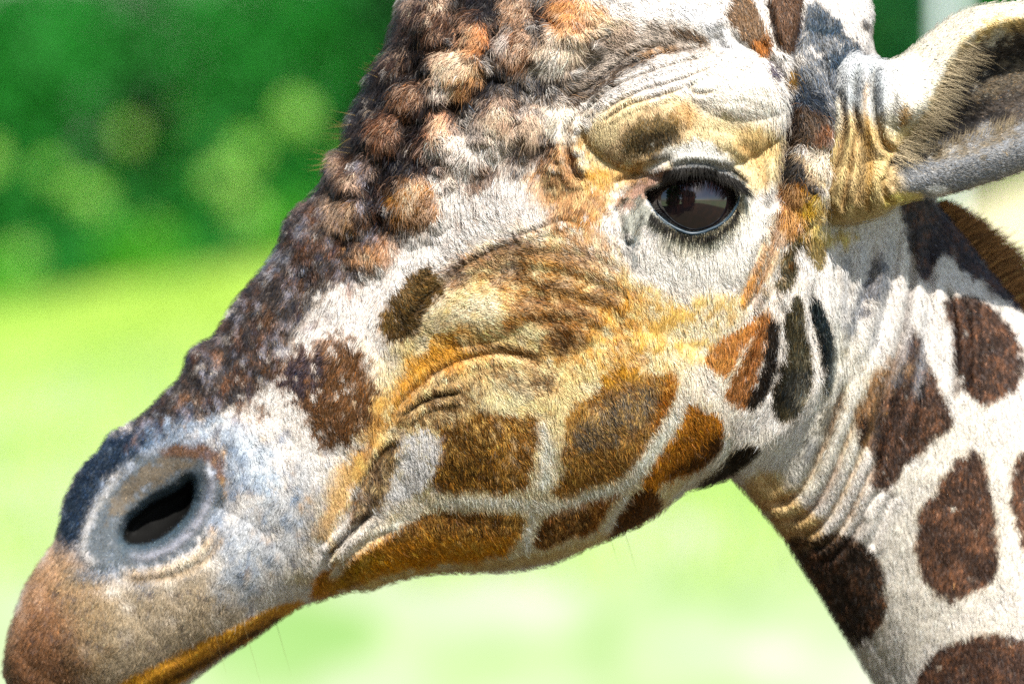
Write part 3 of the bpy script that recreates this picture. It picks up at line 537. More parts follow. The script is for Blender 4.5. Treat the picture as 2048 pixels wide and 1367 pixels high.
# ------------------------------------------------------------------ lofted bodies from traced upper and lower outlines
def arc_between(path, a, b, n):
    """points along polyline between the vertices nearest to a and b"""
    ia = ((path - a)**2).sum(1).argmin(); ib = ((path - b)**2).sum(1).argmin()
    seg = path[ia:ib+1]
    if len(seg) < 2: return np.linspace(a, b, n, endpoint=False)
    d = np.r_[0, np.cumsum(np.hypot(*np.diff(seg, axis=0).T))]
    t = np.linspace(0, d[-1], n, endpoint=False)
    return np.stack([np.interp(t, d, seg[:, 0]), np.interp(t, d, seg[:, 1])], 1)
def build_loft(top, bot, knots, nper, nf, nb, mp, name, mat, parent, powf=.75, backW=None, depthref=None):
    T = catmull(top, 8); Bo = catmull(bot, 8)
    tt, bb, ks = [], [], []
    for i in range(len(knots)-1):
        a, b = knots[i], knots[i+1]
        L = .5*(math.dist(a[0], b[0]) + math.dist(a[1], b[1])); n = max(3, int(L/nper))
        tt.append(arc_between(T, np.array(a[0]), np.array(b[0]), n)); bb.append(arc_between(Bo, np.array(a[1]), np.array(b[1]), n)); ks.append(i + np.arange(n)/n)
    tt = np.concatenate(tt + [[T[-1]]]); bb = np.concatenate(bb + [[Bo[-1]]]); ks = np.concatenate(ks + [[len(knots)-1]])
    ki = np.arange(len(knots))
    def sm(a):
        k = 9; p = np.pad(a, (k, k), mode='edge'); return np.convolve(p, np.ones(2*k+1)/(2*k+1), 'valid')
    W = sm(np.interp(ks, ki, [k[2] for k in knots])); Cc = sm(np.interp(ks, ki, [k[3] for k in knots]))
    Wb = sm(np.interp(ks, ki, [k[4] if len(k) > 4 else k[2] for k in knots]))
    ph = np.r_[np.linspace(0, np.pi, nf, endpoint=False), np.linspace(np.pi, 2*np.pi, nb, endpoint=False)]
    v = np.cos(ph); f = np.sin(ph)
    mid = (tt + bb)/2; half = (tt - bb)/2
    X = mid[:, 0:1] + half[:, 0:1]*v; Y = mid[:, 1:2] + half[:, 1:2]*v
    front = (f >= 0)
    dep = np.where(front, W[:, None]*np.abs(f)**powf, -Wb[:, None]*np.abs(f)**.85)
    H = mp.sample(mp.H, X, Y)
    fade = np.where(front, np.clip(np.abs(f)*2.2, 0, 1), 0)
    if name != 'ear': fade = np.where(front, fade, -np.clip(np.abs(f)*2.2, 0, 1)*.5)
    dep = dep + H*fade
    depth = -dep + Cc[:, None]                       # traced units, + away from the camera
    Yd = Cc - .95*W                                   # typical distance offset of each section's visible side
    k = 1 + Yd*S/DIST
    V = np.stack([(X-1024)*S*k[:, None], depth*S, (683.5-Y)*S*k[:, None]], -1)
    nr, nc = V.shape[:2]
    r = np.arange(nr-1)[:, None]; c = np.arange(nc)[None]
    F = np.stack([r*nc+c, r*nc+(c+1) % nc, (r+1)*nc+(c+1) % nc, (r+1)*nc+c], -1).reshape(-1, 4)[:, ::-1]
    # normals
    du = np.gradient(V, axis=0); dv = np.roll(V, -1, 1) - np.roll(V, 1, 1)
    N = np.cross(du, dv); N /= np.linalg.norm(N, axis=-1, keepdims=True) + 1e-12
    q = N[nr//2, nf//2]
    if q[1] > 0: N = -N; 
    o = mesh_obj(name, V.reshape(-1, 3), F, mat, parent)
    # caps
    col = mp.sample(mp.C, X, Y)
    at = o.data.attributes.new('coat', 'FLOAT_COLOR', 'POINT')
    at.data.foreach_set('color', np.concatenate([col, np.ones((*col.shape[:2], 1))], -1).astype(np.float32).ravel())
    return o, dict(V=V, N=N, X=X, Y=Y, nf=nf, W=W)

def coat_mat(name, bump=.3):
    m, b, t = mat_new(name, rough=.75, spec=.15)
    a = t.nodes.new('ShaderNodeAttribute'); a.attribute_name = 'coat'
    no = t.nodes.new('ShaderNodeTexNoise'); no.inputs['Scale'].default_value = 900; no.inputs['Detail'].default_value = 2
    tc = t.nodes.new('ShaderNodeTexCoord'); t.links.new(tc.outputs['Object'], no.inputs['Vector'])
    bp = t.nodes.new('ShaderNodeBump'); bp.inputs['Strength'].default_value = bump; bp.inputs['Distance'].default_value = .0006
    t.links.new(no.outputs[0], bp.inputs['Height']); t.links.new(bp.outputs[0], b.inputs['Normal'])
    t.links.new(a.outputs['Color'], b.inputs['Base Color'])
    return m
skin = coat_mat('giraffe_coat')
def hair_mat(name):
    m, b, t = mat_new(name, rough=.6, spec=.12)
    a = t.nodes.new('ShaderNodeAttribute'); a.attribute_name = 'coat'
    n = t.nodes.new('ShaderNodeAttribute'); n.attribute_name = 'lie'
    vt = t.nodes.new('ShaderNodeVectorTransform'); vt.vector_type = 'NORMAL'; vt.convert_from = 'OBJECT'; vt.convert_to = 'WORLD'
    t.links.new(n.outputs['Vector'], vt.inputs[0]); t.links.new(vt.outputs[0], b.inputs['Normal'])
    t.links.new(a.outputs['Color'], b.inputs['Base Color'])
    df = t.nodes.new('ShaderNodeBsdfDiffuse'); t.links.new(a.outputs['Color'], df.inputs['Color'])      # light scattered inside the strand
    ms = t.nodes.new('ShaderNodeMixShader'); ms.inputs[0].default_value = .3
    t.links.new(b.outputs[0], ms.inputs[1]); t.links.new(df.outputs[0], ms.inputs[2]); t.links.new(ms.outputs[0], t.nodes['Material Output'].inputs[0])
    return m
hairm = hair_mat('hair')

def curves_obj(name, pts, rad, col, nrm, mat, parent):
    """pts (n,k,3) one strand per row"""
    n, k = pts.shape[:2]
    cu = bpy.data.hair_curves.new(name); cu.add_curves([k]*n)
    cu.attributes['position'].data.foreach_set('vector', pts.astype(np.float32).ravel())
    ra = cu.attributes.get('radius') or cu.attributes.new('radius', 'FLOAT', 'POINT')
    ra.data.foreach_set('value', np.broadcast_to(rad, (n, k)).astype(np.float32).ravel())
    ca = cu.attributes.new('coat', 'FLOAT_COLOR', 'CURVE')
    ca.data.foreach_set('color', np.concatenate([col, np.ones((n, 1))], 1).astype(np.float32).ravel())
    na = cu.attributes.new('lie', 'FLOAT_VECTOR', 'CURVE'); na.data.foreach_set('vector', nrm.astype(np.float32).ravel())
    cu.materials.append(mat)
    return link(bpy.data.objects.new(name, cu), parent)

def grow(g, mp, n, anchors, name, parent, xr=(-60, 2150), yr=(-120, 1480), lmul=1., wid=.5, jit=.2, lift=.13):
    V, N, X, Y = g['V'], g['N'], g['X'], g['Y']; nf = g['nf']
    c1 = nf + 1
    cols = np.r_[np.arange(V.shape[1]-6, V.shape[1]), np.arange(0, c1+6)]
    Vv, Nn, Xx, Yy = V[:, cols], N[:, cols], X[:, cols], Y[:, cols]
    a = np.linalg.norm(np.cross(Vv[1:, :-1]-Vv[:-1, :-1], Vv[:-1, 1:]-Vv[:-1, :-1]), axis=-1)
    xc, yc = Xx[:-1, :-1], Yy[:-1, :-1]
    a = a * ((xc > xr[0]) & (xc < xr[1]) & (yc > yr[0]) & (yc < yr[1]))
    cs = np.cumsum(a.ravel()); idx = np.searchsorted(cs, rng.random(n)*cs[-1])
    i, j = np.divmod(idx, a.shape[1]); u = rng.random(n)[:, None]; v = rng.random(n)[:, None]
    def bl(A):
        return (A[i, j]*(1-u) + A[i+1, j]*u)*(1-v) + (A[i, j+1]*(1-u) + A[i+1, j+1]*u)*v
    p = bl(Vv); nn = bl(Nn); nn /= np.linalg.norm(nn, axis=1, keepdims=True)+1e-9
    x = bl(Xx[..., None])[:, 0]; y = bl(Yy[..., None])[:, 0]
    keep = rng.random(n) < mp.sample(mp.M, x, y)
    p, nn, x, y = p[keep], nn[keep], x[keep], y[keep]; n = len(p)
    d = dirfield(x, y, anchors)
    # clumped wandering of the lie of the coat
    ang = (mp.sample(mp.nz(30), x, y)*.5 + mp.sample(mp.nz(12), x, y)*.45 + rng.normal(size=n)*jit)
    L = mp.sample(mp.L, x, y)
    wild = np.clip((L-17)/9, 0, 1)
    ang *= 1 + 2.2*wild
    ca, sa = np.cos(ang), np.sin(ang)
    d = np.stack([d[:, 0]*ca - d[:, 1]*sa, d[:, 0]*sa + d[:, 1]*ca], 1)
    t = np.stack([d[:, 0], np.zeros(n), -d[:, 1]], 1)
    t -= nn*(t*nn).sum(1, keepdims=True); t /= np.linalg.norm(t, axis=1, keepdims=True)+1e-9
    L = (L*lmul*rng.uniform(.6, 1.25, n)*S)[:, None]
    lf = ((lift + .35*wild)*rng.uniform(.5, 1.4, n))[:, None]
    guard = (rng.random(n) < .035)[:, None]; L = L*np.where(guard, 1.5, 1.); lf = lf + guard*.5
    m1 = p + L*.45*(t*np.cos(lf*1.3) + nn*np.sin(lf*1.3)); m2 = p + L*(t*np.cos(lf*.8) + nn*np.sin(lf*.8))
    pts = np.stack([p - nn*.0004, m1, m2], 1)
    e_ = rng.normal(size=(2, n))*2.5; col = mp.sample(mp.C, x + e_[0], y + e_[1])
    gl = col.mean(1, keepdims=True)
    dk = np.clip(1 - gl/.35, 0, 1)                      # brown hair varies more from strand to strand than white hair
    lum = np.exp(rng.normal(size=(n, 1))*(.21 + .36*dk))
    warm = rng.normal(size=(n, 1))*.22*dk; col = col*np.concatenate([1+warm, 1+warm*.3, 1-warm*.7], 1)
    col = np.clip(col*lum*1.03, .004, .82)
    stray = (rng.random(n) < .05)[:, None]; col = np.where(stray, np.clip(col*1.3 + .06, 0, .9), col)
    r = wid*S*rng.uniform(.75, 1.25, n)[:, None]*np.array([[1., .85, .25]])
    return curves_obj(name, pts, r, col, nn, hairm, parent)

# ------------------------------------------------------------------ the giraffe
gir = bpy.data.objects.new('giraffe', None); link(gir)
Rx = Matrix.Rotation(TILT, 4, 'X')
gir.matrix_world = Matrix.Translation(Vector((0, 0, CAM_H))) @ Rx @ Matrix.Translation((0, DIST, 0))
tag(gir, 'giraffe seen close up from the side, brown patches on cream coat, head facing left', 'giraffe')

top = [(5,1340),(10,1290),(20,1240),(34,1195),(50,1160),(76,1118),(98,1086),(108,1050),(114,1015),(125,985),(140,955),(158,930),(182,908),(198,884),(212,868),(240,853),(268,836),(292,814),(320,786),(346,760),(358,735),(366,708),(384,690),(412,676),(426,660),(440,636),(458,606),(482,576),(512,540),(538,505),(553,475),(562,440),(585,412),(612,390),(638,358),(643,330),(655,306),(680,285),(686,262),(692,235),(706,205),(716,185),(730,158),(740,128),(760,102),(774,78),(782,45),(790,15),(798,-20),(830,-100),(880,-180),(950,-235),(1050,-270),(1250,-300),(1450,-280),(1600,-200),(1690,-110),(1742,-40),(1757,5),(1754,50),(1762,90),(1790,125),(1820,180),(1850,250),(1872,330),(1892,402),(1920,438),(1970,500),(2048,598),(2110,680),(2200,800),(2500,1250),(2800,1800)]
bot = [(12,1365),(24,1392),(40,1410),(120,1450),(230,1445),(300,1418),(345,1390),(400,1350),(440,1322),(500,1283),(545,1250),(590,1222),(640,1205),(700,1188),(730,1186),(790,1168),(830,1158),(880,1152),(950,1151),(1010,1150),(1060,1144),(1110,1133),(1170,1108),(1230,1082),(1290,1055),(1330,1030),(1352,1010),(1375,994),(1400,984),(1440,973),(1470,964),(1480,966),(1490,975),(1505,990),(1535,1025),(1580,1080),(1606,1120),(1630,1158),(1665,1212),(1700,1270),(1740,1335),(1780,1400),(1960,1700),(2250,2200)]
knots = [((5,1340),(12,1365),12,150),((20,1240),(40,1410),110,148),((50,1160),(120,1450),140,145),((98,1086),(230,1445),158,140),((125,985),(345,1390),168,132),((182,908),(440,1322),172,122),((240,853),(545,1250),178,108),
 ((346,760),(640,1205),184,74),((412,676),(730,1186),190,60),((482,576),(830,1158),200,46),((553,475),(950,1151),214,32),((638,358),(1060,1144),232,20),((692,235),(1170,1108),250,10),((740,128),(1290,1055),268,4),
 ((790,15),(1352,1010),280,0),((880,-180),(1400,984),290,0),((1050,-270),(1440,973),292,0),((1250,-300),(1470,964),290,0),((1450,-280),(1480,966),284,0),((1600,-200),(1490,975),272,4),((1742,-40),(1505,990),256,12),
 ((1762,90),(1535,1025),246,40),((1850,250),(1580,1080),238,76),((1892,402),(1630,1158),236,130),((2048,598),(1700,1270),240,200),((2200,800),(1780,1400),250,240),((2500,1250),(1960,1700),280,190),((2800,1800),(2250,2200),320,270)]
body, gd = build_loft(top, bot, knots, 3.0, 430, 90, hm, 'head_and_neck', skin, gir)
FUR_N = 1000000
grow(gd, hm, FUR_N, DIRS, 'fur', body)['kind'] = 'stuff'

# ---- ear
em = Map(1560, -60, 2500, 520, (206,196,178))
P = em.paint; B = em.blob
P([(1640,300),(1700,220),(1780,260),(1860,260),(1800,340),(1830,400),(1760,440),(1680,460),(1630,430)], (204,172,118), .85, f=20, amp=.3, sc=30, hard=.4)
P([(1680,60),(1760,100),(1800,180),(1760,230),(1700,220),(1670,170)], (190,200,208), .8, f=18, hard=.4)
P([(1790,150),(1830,100),(1840,180),(1800,230),(1770,220)], (240,232,216), .9, f=12, amp=.2)  # sunlit ear root, brightness put into the colour
P([(1830,250),(1880,170),(1912,100),(1970,50),(2100,30),(2400,50),(2400,80),(2048,64),(1950,94),(1890,200),(1830,290)], (200,166,104), .85, f=14, amp=.3)
P([(1785,325),(1830,272),(1875,215),(1900,150),(1945,100),(2048,66),(2200,60),(2330,90),(2250,180),(2048,262),(1970,285),(1900,300),(1850,325),(1800,345)], (84,76,70), 1., f=12, amp=.5)
P([(1800,335),(1850,290),(1900,235),(1940,160),(1990,120),(2048,100),(2120,100),(2048,150),(1990,190),(1960,240),(1900,290),(1850,320)], (26,22,22), .9, f=16, amp=.5)
P([(1900,262),(1960,235),(2030,215),(2020,240),(1950,268),(1900,280)], (30,26,26), .8, f=9, amp=.5)
P([(1900,205),(1960,165),(2048,120),(2200,120),(2200,150),(2048,170),(1960,190)], (120,108,92), .8, f=14, amp=.6)
P([(1775,350),(1800,322),(1860,300),(1900,290),(2048,230),(2200,200),(2400,130),(2300,230),(2150,290),(2048,345),(1960,372),(1900,388),(1830,392),(1790,385)], (124,126,130), .95, f=30, amp=.3, sc=30)
P([(1860,300),(1950,280),(2048,235),(2048,262),(1960,300),(1880,325)], (120,104,74), .6, f=12, amp=.5)
B(1873,378,24,9,(245,240,236),1.,f=4)
P([(1780,385),(1850,385),(1860,398),(1800,408),(1760,420)], (220,190,110), .8, f=8)
B(1805,230,12,22,(150,112,50),.8,amp=.6,sc=6); B(1790,210,6,24,(110,112,116),.7,rot=8)
K = em.crease
for pts, d, wd, c in [
    ([(1722,118),(1712,170),(1714,230),(1724,290),(1722,350),(1706,420)], 26, 9, (66,56,40)), ([(1700,190),(1712,250),(1702,320),(1690,380),(1680,430)], 16, 7, (120,84,40)),
    ([(1752,120),(1748,175),(1752,235),(1764,285),(1790,308)], 22, 8, (90,72,40)), ([(1738,130),(1730,200),(1736,270),(1740,330),(1732,400),(1735,425)], 12, 8, (180,130,50)),
    ([(1675,170),(1690,240),(1676,320),(1655,380)], 16, 8, (110,80,50)), ([(1765,350),(1768,390),(1790,410)], 10, 7, (120,96,50)), ([(1788,320),(1778,345),(1785,380)], 12, 6, (110,100,80)), ([(1655,400),(1670,430),(1690,440)], 10, 6, None)]:
    K(pts, d*.75, wd, .4, c)
em.dome(1800,180,55,80,30,0,.9); em.dome(1760,380,70,60,20); em.dome(1680,390,36,60,18)
em.ridge([(1810,270),(1850,215),(1885,150),(1918,92),(1980,50),(2100,30),(2300,50)], 30, 26)
w, m = em.poly([(1795,330),(1835,282),(1880,222),(1906,152),(1950,106),(2048,74),(2200,68),(2330,95),(2250,170),(2048,245),(1970,275),(1900,295),(1850,322)], 60); em.H[w] -= 85*blur(m, 20/2)
em.L[:] = 10; em.setL([(1780,100),(2400,0),(2400,400),(1800,400)], 7, 10)
em.C *= (1 + .10*em.nz(6) + .10*em.nz(30))[..., None]; em.C = deepen(em.C)
etop = [(1668,150),(1700,108),(1735,108),(1768,116),(1790,116),(1815,104),(1840,84),(1872,58),(1905,33),(1945,14),(1990,5),(2060,0),(2200,5),(2350,40),(2430,90)]
ebot = [(1634,410),(1652,436),(1688,446),(1725,440),(1762,430),(1790,416),(1812,402),(1850,393),(1900,386),(1960,370),(2048,340),(2160,285),(2330,180),(2425,110)]
ek = [((1668,150),(1634,410),20,-185,90),((1700,108),(1652,436),66,-185,110),((1735,108),(1688,446),84,-185,110),((1768,116),(1762,430),92,-182,110),((1815,104),(1812,402),88,-178,110),((1872,58),(1850,393),80,-170,120),
      ((1945,14),(1900,386),76,-158,120),((1990,5),(1960,370),72,-148,120),((2060,0),(2048,340),66,-135,110),((2200,5),(2160,285),54,-110,90),((2350,40),(2330,180),34,-90,50),((2430,90),(2425,110),6,-80,6)]
ear, ge = build_loft(etop, ebot, ek, 3.0, 170, 60, em, 'ear', skin, gir, powf=.6)
EDIR = [(1700,300,.1,1),(1760,200,.3,1),(1800,380,.8,.4),(1850,150,.9,-.3),(1900,60,.9,-.3),(2048,30,1,-.1),(1900,250,1,.2),(1950,350,1,-.2),(2048,300,1,-.3)]
grow(ge, em, 80000, EDIR, 'ear_fur', ear, xr=(1600,2250), yr=(-40,470))['kind'] = 'stuff'
def surf_point(g, x, y):
    i = ((g['X'][:, :g['nf']]-x)**2 + (g['Y'][:, :g['nf']]-y)**2).argmin(); i = np.unravel_index(i, g['X'][:, :g['nf']].shape)
    return g['V'][i], g['N'][i]
def strands(g, spots, name, parent, col, seg=5, wid=.8, droop=0.):
    """spots: x, y, dx, dy, out, length, tint"""
    pts = []; cols = []; nr = []
    for (x, y, dx, dy, out, L, tint) in spots:
        p, n = surf_point(g, x, y); t = np.array([dx, 0, -dy]); t = t/np.linalg.norm(t)*math.sqrt(max(0, 1-out*out)) + np.array([0, -out, 0])
        row = [p + t*L*S*k/(seg-1) + np.array([0, 0, -droop*L*S*(k/(seg-1))**2]) for k in range(seg)]
        row[0] = p - n*.001; pts.append(row); cols.append(np.array(col)*tint); nr.append(n)
    pts = np.array(pts); k = np.linspace(1, .15, seg)
    o = curves_obj(name, pts, wid*S*k[None], np.clip(np.array(cols), 0, .92), np.array(nr), hairm, parent); o['kind'] = 'stuff'; return o
eh = []
line = catmull([(1795,312),(1815,285),(1845,245),(1872,205),(1892,160),(1912,125),(1940,100)], 20)
for _ in range(1100):
    q = line[rng.integers(len(line))] + rng.normal(size=2)*[9, 9]; e = rng.normal()*.26
    eh.append((q[0], q[1], .93, .34+e, .25+rng.random()*.25, rng.uniform(14, 70)*rng.uniform(.6, 1.1), rng.uniform(.6, 1.2)))
for _ in range(260):
    t = rng.random(); q = np.array([1830+200*t, 312-62*t]) + rng.normal(size=2)*5
    eh.append((q[0], q[1], .3+rng.normal()*.2, -1, .3, rng.uniform(12, 34), rng.uniform(.3, .6)))
strands(ge, eh, 'ear_hair', ear, lin((226,206,170)), wid=.36)

# far ear on the other side, a mirrored sheet further back
far = bpy.data.objects.new('ear', ear.data); link(far, gir)
far.scale = (1, -1, 1); far.location = (0.0, 0.0, 0.0)

# ---- eye
eye_m, b, t = mat_new('eyeball', (.012, .007, .006), 0.02, .7, Coat_Weight=.3, Coat_Roughness=.01, IOR=1.55)
tc = t.nodes.new('ShaderNodeTexCoord'); sp = t.nodes.new('ShaderNodeSeparateXYZ'); t.links.new(tc.outputs['Object'], sp.inputs[0])
no = t.nodes.new('ShaderNodeTexNoise'); no.inputs['Scale'].default_value = 300; t.links.new(tc.outputs['Object'], no.inputs['Vector'])
cr = t.nodes.new('ShaderNodeValToRGB'); cr.color_ramp.elements[0].color = (.006, .004, .005, 1); cr.color_ramp.elements[1].color = (.022, .009, .007, 1); cr.color_ramp.elements[0].position = .4
t.links.new(no.outputs[0], cr.inputs[0]); t.links.new(cr.outputs[0], b.inputs['Base Color'])
def sphere_grid(rx, ry, rz, nu=48, nv=32, bulge=0):
    th = np.linspace(0, np.pi, nv)[:, None]; ph = np.linspace(0, 2*np.pi, nu, endpoint=False)[None]
    x = np.sin(th)*np.cos(ph); z = np.sin(th)*np.sin(ph); y = -np.cos(th) + 0*ph
    k = 1 + bulge*np.exp(-((x*x+z*z)/.18))*(y < 0)
    V = np.stack([x*rx, y*ry*k, z*rz], -1); r = np.arange(nv-1)[:, None]; c = np.arange(nu)[None]
    F = np.stack([r*nu+c, r*nu+(c+1) % nu, (r+1)*nu+(c+1) % nu, (r+1)*nu+c], -1).reshape(-1, 4)
    return V.reshape(-1, 3), F
pe, ne = surf_point(gd, 1270, 395)
p2, _ = surf_point(gd, 1490, 420)
ey = (pe[1] + p2[1])/2
ER = 98*S
V, F = sphere_grid(ER, ER, ER, 96, 64, .08)
kk = 1 - .075*DIST/DIST/3
eye = mesh_obj('eye', V, F, eye_m, gir); eye.location = ((1386-1024)*S*.974, ey + ER*.72, (683.5-402)*S*.974)
eye2 = bpy.data.objects.new('eye', eye.data); link(eye2, gir); eye2.location = (eye.location.x, -eye.location.y*.8, eye.location.z); eye2.scale = (1, -1, 1)
def tube(name, line, g, rad, out, mat, parent):
    P3 = np.array([surf_point(g, x, y)[0] for x, y in line]); P3[:, 1] = np.convolve(np.pad(P3[:, 1], 9, mode='edge'), np.ones(19)/19, 'valid') - out
    for _k in (0, 2): P3[:, _k] = np.convolve(np.pad(P3[:, _k], 3, mode='reflect', reflect_type='odd'), np.ones(7)/7, 'valid')
    T3 = np.gradient(P3, axis=0); T3 /= np.linalg.norm(T3, axis=1, keepdims=True); B3 = np.cross(T3, [0, 1, 0]); B3 /= np.linalg.norm(B3, axis=1, keepdims=True); C3 = np.cross(T3, B3)
    a_ = np.linspace(0, 2*np.pi, 12, endpoint=False); e_ = np.sin(np.linspace(.12, np.pi-.12, len(P3)))[:, None, None]**.5
    V = P3[:, None] + rad*e_*(B3[:, None]*np.cos(a_)[None, :, None] + C3[:, None]*np.sin(a_)[None, :, None])
    n_ = 12; r_ = np.arange(len(P3)-1)[:, None]; c_ = np.arange(n_)[None]
    F = np.stack([r_*n_+c_, r_*n_+(c_+1) % n_, (r_+1)*n_+(c_+1) % n_, (r_+1)*n_+c_], -1).reshape(-1, 4)
    return mesh_obj(name, V.reshape(-1, 3), F, mat, parent)
wet, b, t = mat_new('wet_lid', (.02, .04, .06), .35, .4)
tube('eyelid_rim', catmull([(1294,398),(1304,418),(1322,438),(1350,457),(1386,468),(1426,457),(1455,438),(1472,412),(1478,392)], 8), gd, 3.2*S, .5*S, wet, gir)
dkl, b, t = mat_new('dark_lid', (.012, .012, .016), .2, .6)
tube('eyelid_rim', catmull([(1292,384),(1312,371),(1336,360),(1362,351),(1400,350),(1436,357),(1464,370),(1478,392)], 8), gd, 4*S, .5*S, dkl, gir)
# lashes
ls = []
low = catmull([(1306,428),(1322,444),(1350,464),(1390,474),(1430,466),(1458,444),(1474,420)], 12)
for _ in range(240):
    t_ = rng.random(); q = low[int(t_*(len(low)-1))] + rng.normal(size=2)*2.5
    ls.append((q[0], q[1], (t_-.5)*1.3+rng.normal()*.18, 1, .45, rng.uniform(9, 26), rng.uniform(.6, 3)))
up = catmull([(1330,350),(1362,340),(1400,338),(1440,346),(1470,362),(1490,380)], 12)
for _ in range(420):
    t_ = rng.random(); q = up[int(t_*(len(up)-1))] + rng.normal(size=2)*2.5
    ls.append((q[0], q[1], (t_-.4)*1.1+rng.normal()*.2, .75, .75, rng.uniform(14, 40), rng.uniform(.6, 2.5)))
strands(gd, ls, 'eyelash', gir, (.012, .011, .010), wid=.8, droop=.1)
# whiskers and stray silhouette hairs
wh = []
for _ in range(26): wh.append((640+rng.uniform(-5,70), 330-rng.uniform(0,110), -1, rng.normal()*.35, .2, rng.uniform(25, 60), 1.))
for _ in range(4): wh.append((rng.uniform(380,600), 1250+rng.uniform(-20,10), .3, 1, .2, rng.uniform(60, 150), .5))
for _ in range(3): wh.append((rng.uniform(1200,1300), 1100, .3, 1, .1, rng.uniform(50, 90), .5))
for _ in range(16): wh.append((rng.uniform(720,760), rng.uniform(60,200), -.8, -.3, .2, rng.uniform(15, 35), .8))
strands(gd, wh, 'whisker', gir, lin((190,160,100)), wid=.4)
# ---- mane behind the neck
mn = []
edge = catmull([(1888,396),(1930,440),(1980,506),(2048,592),(2110,674),(2200,795)], 30)
for _ in range(5200):
    t_ = rng.random(); q = edge[int(t_*(len(edge)-1))]
    x = (q[0]-1024)*S; z = (683.5-q[1])*S; y = (200 + 60*t_ + rng.normal()*16)*S
    n = np.array([.76, 0, .55]) + rng.normal(size=3)*[.12, .15, .12]; h = (22+52*min(1, t_*2.2))*rng.uniform(.7, 1.15)*S
    base = np.array([x*1.02 - .006, y, z*1.02 - .006]); mn.append([base, base + n*h*.5 + np.array([.2, 0, .12])*h*.2, base + n*h + np.array([.35, 0, -.1])*h*.4])
mn = np.array(mn); nm = len(mn)
mc = lin((158,112,66))[None]*np.exp(rng.normal(size=(nm, 1))*.45)
o = curves_obj('mane', mn, .9*S*np.array([[1, .9, .3]]), np.clip(mc, 0, .8), np.tile([[.3, -.7, .6]], (nm, 1)), hairm, gir); o['kind'] = 'stuff'
# ---- ossicones (above the frame)
def ossicone(px, py, yoff):
    n = 24; rows = []
    for k in range(16):
        t_ = k/15; r = (58 - 22*t_)*S*(1 if t_ < .85 else math.sqrt(max(0, 1-((t_-.85)/.15)**2))+.02)
        c = np.array([(px-1024+70*t_)*S, yoff*S, (683.5-py+330*t_)*S])
        a = np.linspace(0, 2*np.pi, n, endpoint=False); rows.append(c + np.stack([np.cos(a)*r, np.sin(a)*r, a*0], 1))
    V = np.concatenate(rows); r_ = np.arange(15)[:, None]; c_ = np.arange(n)[None]
    F = np.stack([r_*n+c_, r_*n+(c_+1) % n, (r_+1)*n+(c_+1) % n, (r_+1)*n+c_], -1).reshape(-1, 4)
    return mesh_obj('ossicone', V, F, mat_new('ossicone_fur', (.06, .035, .02), .9)[0], gir)
ossicone(1520, -190, -130); ossicone(1520, -190, 130)

# ------------------------------------------------------------------ ground, trees
def terrain(x, y):
    z = 0.25*np.sin(x*.06+1)*np.clip(y/60, 0, 1) + .15*np.sin(y*.09)*np.clip(y/40, 0, 1)
    z = z + (np.clip((x+6)*.018, -.4, 1.) + np.minimum(x+4, 0).clip(-14)*.14 + np.clip((x-8.2)*.5, 0, 1.5))*np.clip((y-45)/42, 0, 1)
    return z - np.clip(y-96, 0, 500)*.09
xs = np.concatenate([-np.geomspace(2500, 30, 24), np.linspace(-28, 28, 80), np.geomspace(30, 2500, 24)])
ys = np.concatenate([-np.geomspace(2500, 6, 20), np.linspace(-5, 130, 160), np.geomspace(135, 4500, 30)])
GX, GY = np.meshgrid(xs, ys); GZ = terrain(GX, GY)
nr, nc = GX.shape; r = np.arange(nr-1)[:, None]; c = np.arange(nc-1)[None]
F = np.stack([r*nc+c, r*nc+c+1, (r+1)*nc+c+1, (r+1)*nc+c], -1).reshape(-1, 4)
gm, b, t = mat_new('meadow', rough=.9, spec=.1)
tc = t.nodes.new('ShaderNodeTexCoord')
def noise(t, vec, scale, detail=3):
    n = t.nodes.new('ShaderNodeTexNoise'); n.inputs['Scale'].default_value = scale; n.inputs['Detail'].default_value = detail
    t.links.new(vec, n.inputs['Vector']); return n.outputs[0]
def ramp(t, fac, stops):
    r = t.nodes.new('ShaderNodeValToRGB'); e = r.color_ramp.elements
    while len(e) < len(stops): e.new(.5)
    for el, (p, c) in zip(e, stops): el.position = p; el.color = (*c, 1)
    t.links.new(fac, r.inputs[0]); return r.outputs[0]
mp_ = t.nodes.new('ShaderNodeMapping'); mp_.inputs['Scale'].default_value = (1, .22, 1); t.links.new(tc.outputs['Object'], mp_.inputs[0])
nf_ = noise(t, mp_.outputs[0], .8)
ca_ = ramp(t, nf_, [(.36, (.20, .33, .10)), (.45, (.32, .39, .20)), (.53, (.33, .38, .24)), (.62, (.44, .42, .36))])
cb_ = ramp(t, nf_, [(.36, (.09, .22, .004)), (.5, (.22, .32, .004)), (.64, (.34, .42, .05))])
sx = t.nodes.new('ShaderNodeSeparateXYZ'); t.links.new(tc.outputs['Object'], sx.inputs[0])
def mr(o, a, b_):
    m = t.nodes.new('ShaderNodeMapRange'); m.inputs[1].default_value = a; m.inputs[2].default_value = b_; t.links.new(o, m.inputs[0]); return m.outputs[0]
def mixc(f, a, b_):
    m = t.nodes.new('ShaderNodeMix'); m.data_type = 'RGBA'; t.links.new(f, m.inputs[0])
    for k_, v_ in ((6, a), (7, b_)):
        if isinstance(v_, tuple): m.inputs[k_].default_value = (*v_, 1)
        else: t.links.new(v_, m.inputs[k_])
    return m.outputs[2]
c1 = mixc(mr(sx.outputs[1], 50, 68), ca_, cb_)
vl = t.nodes.new('ShaderNodeVectorMath'); vl.operation = 'LENGTH'; t.links.new(tc.outputs['Object'], vl.inputs[0])
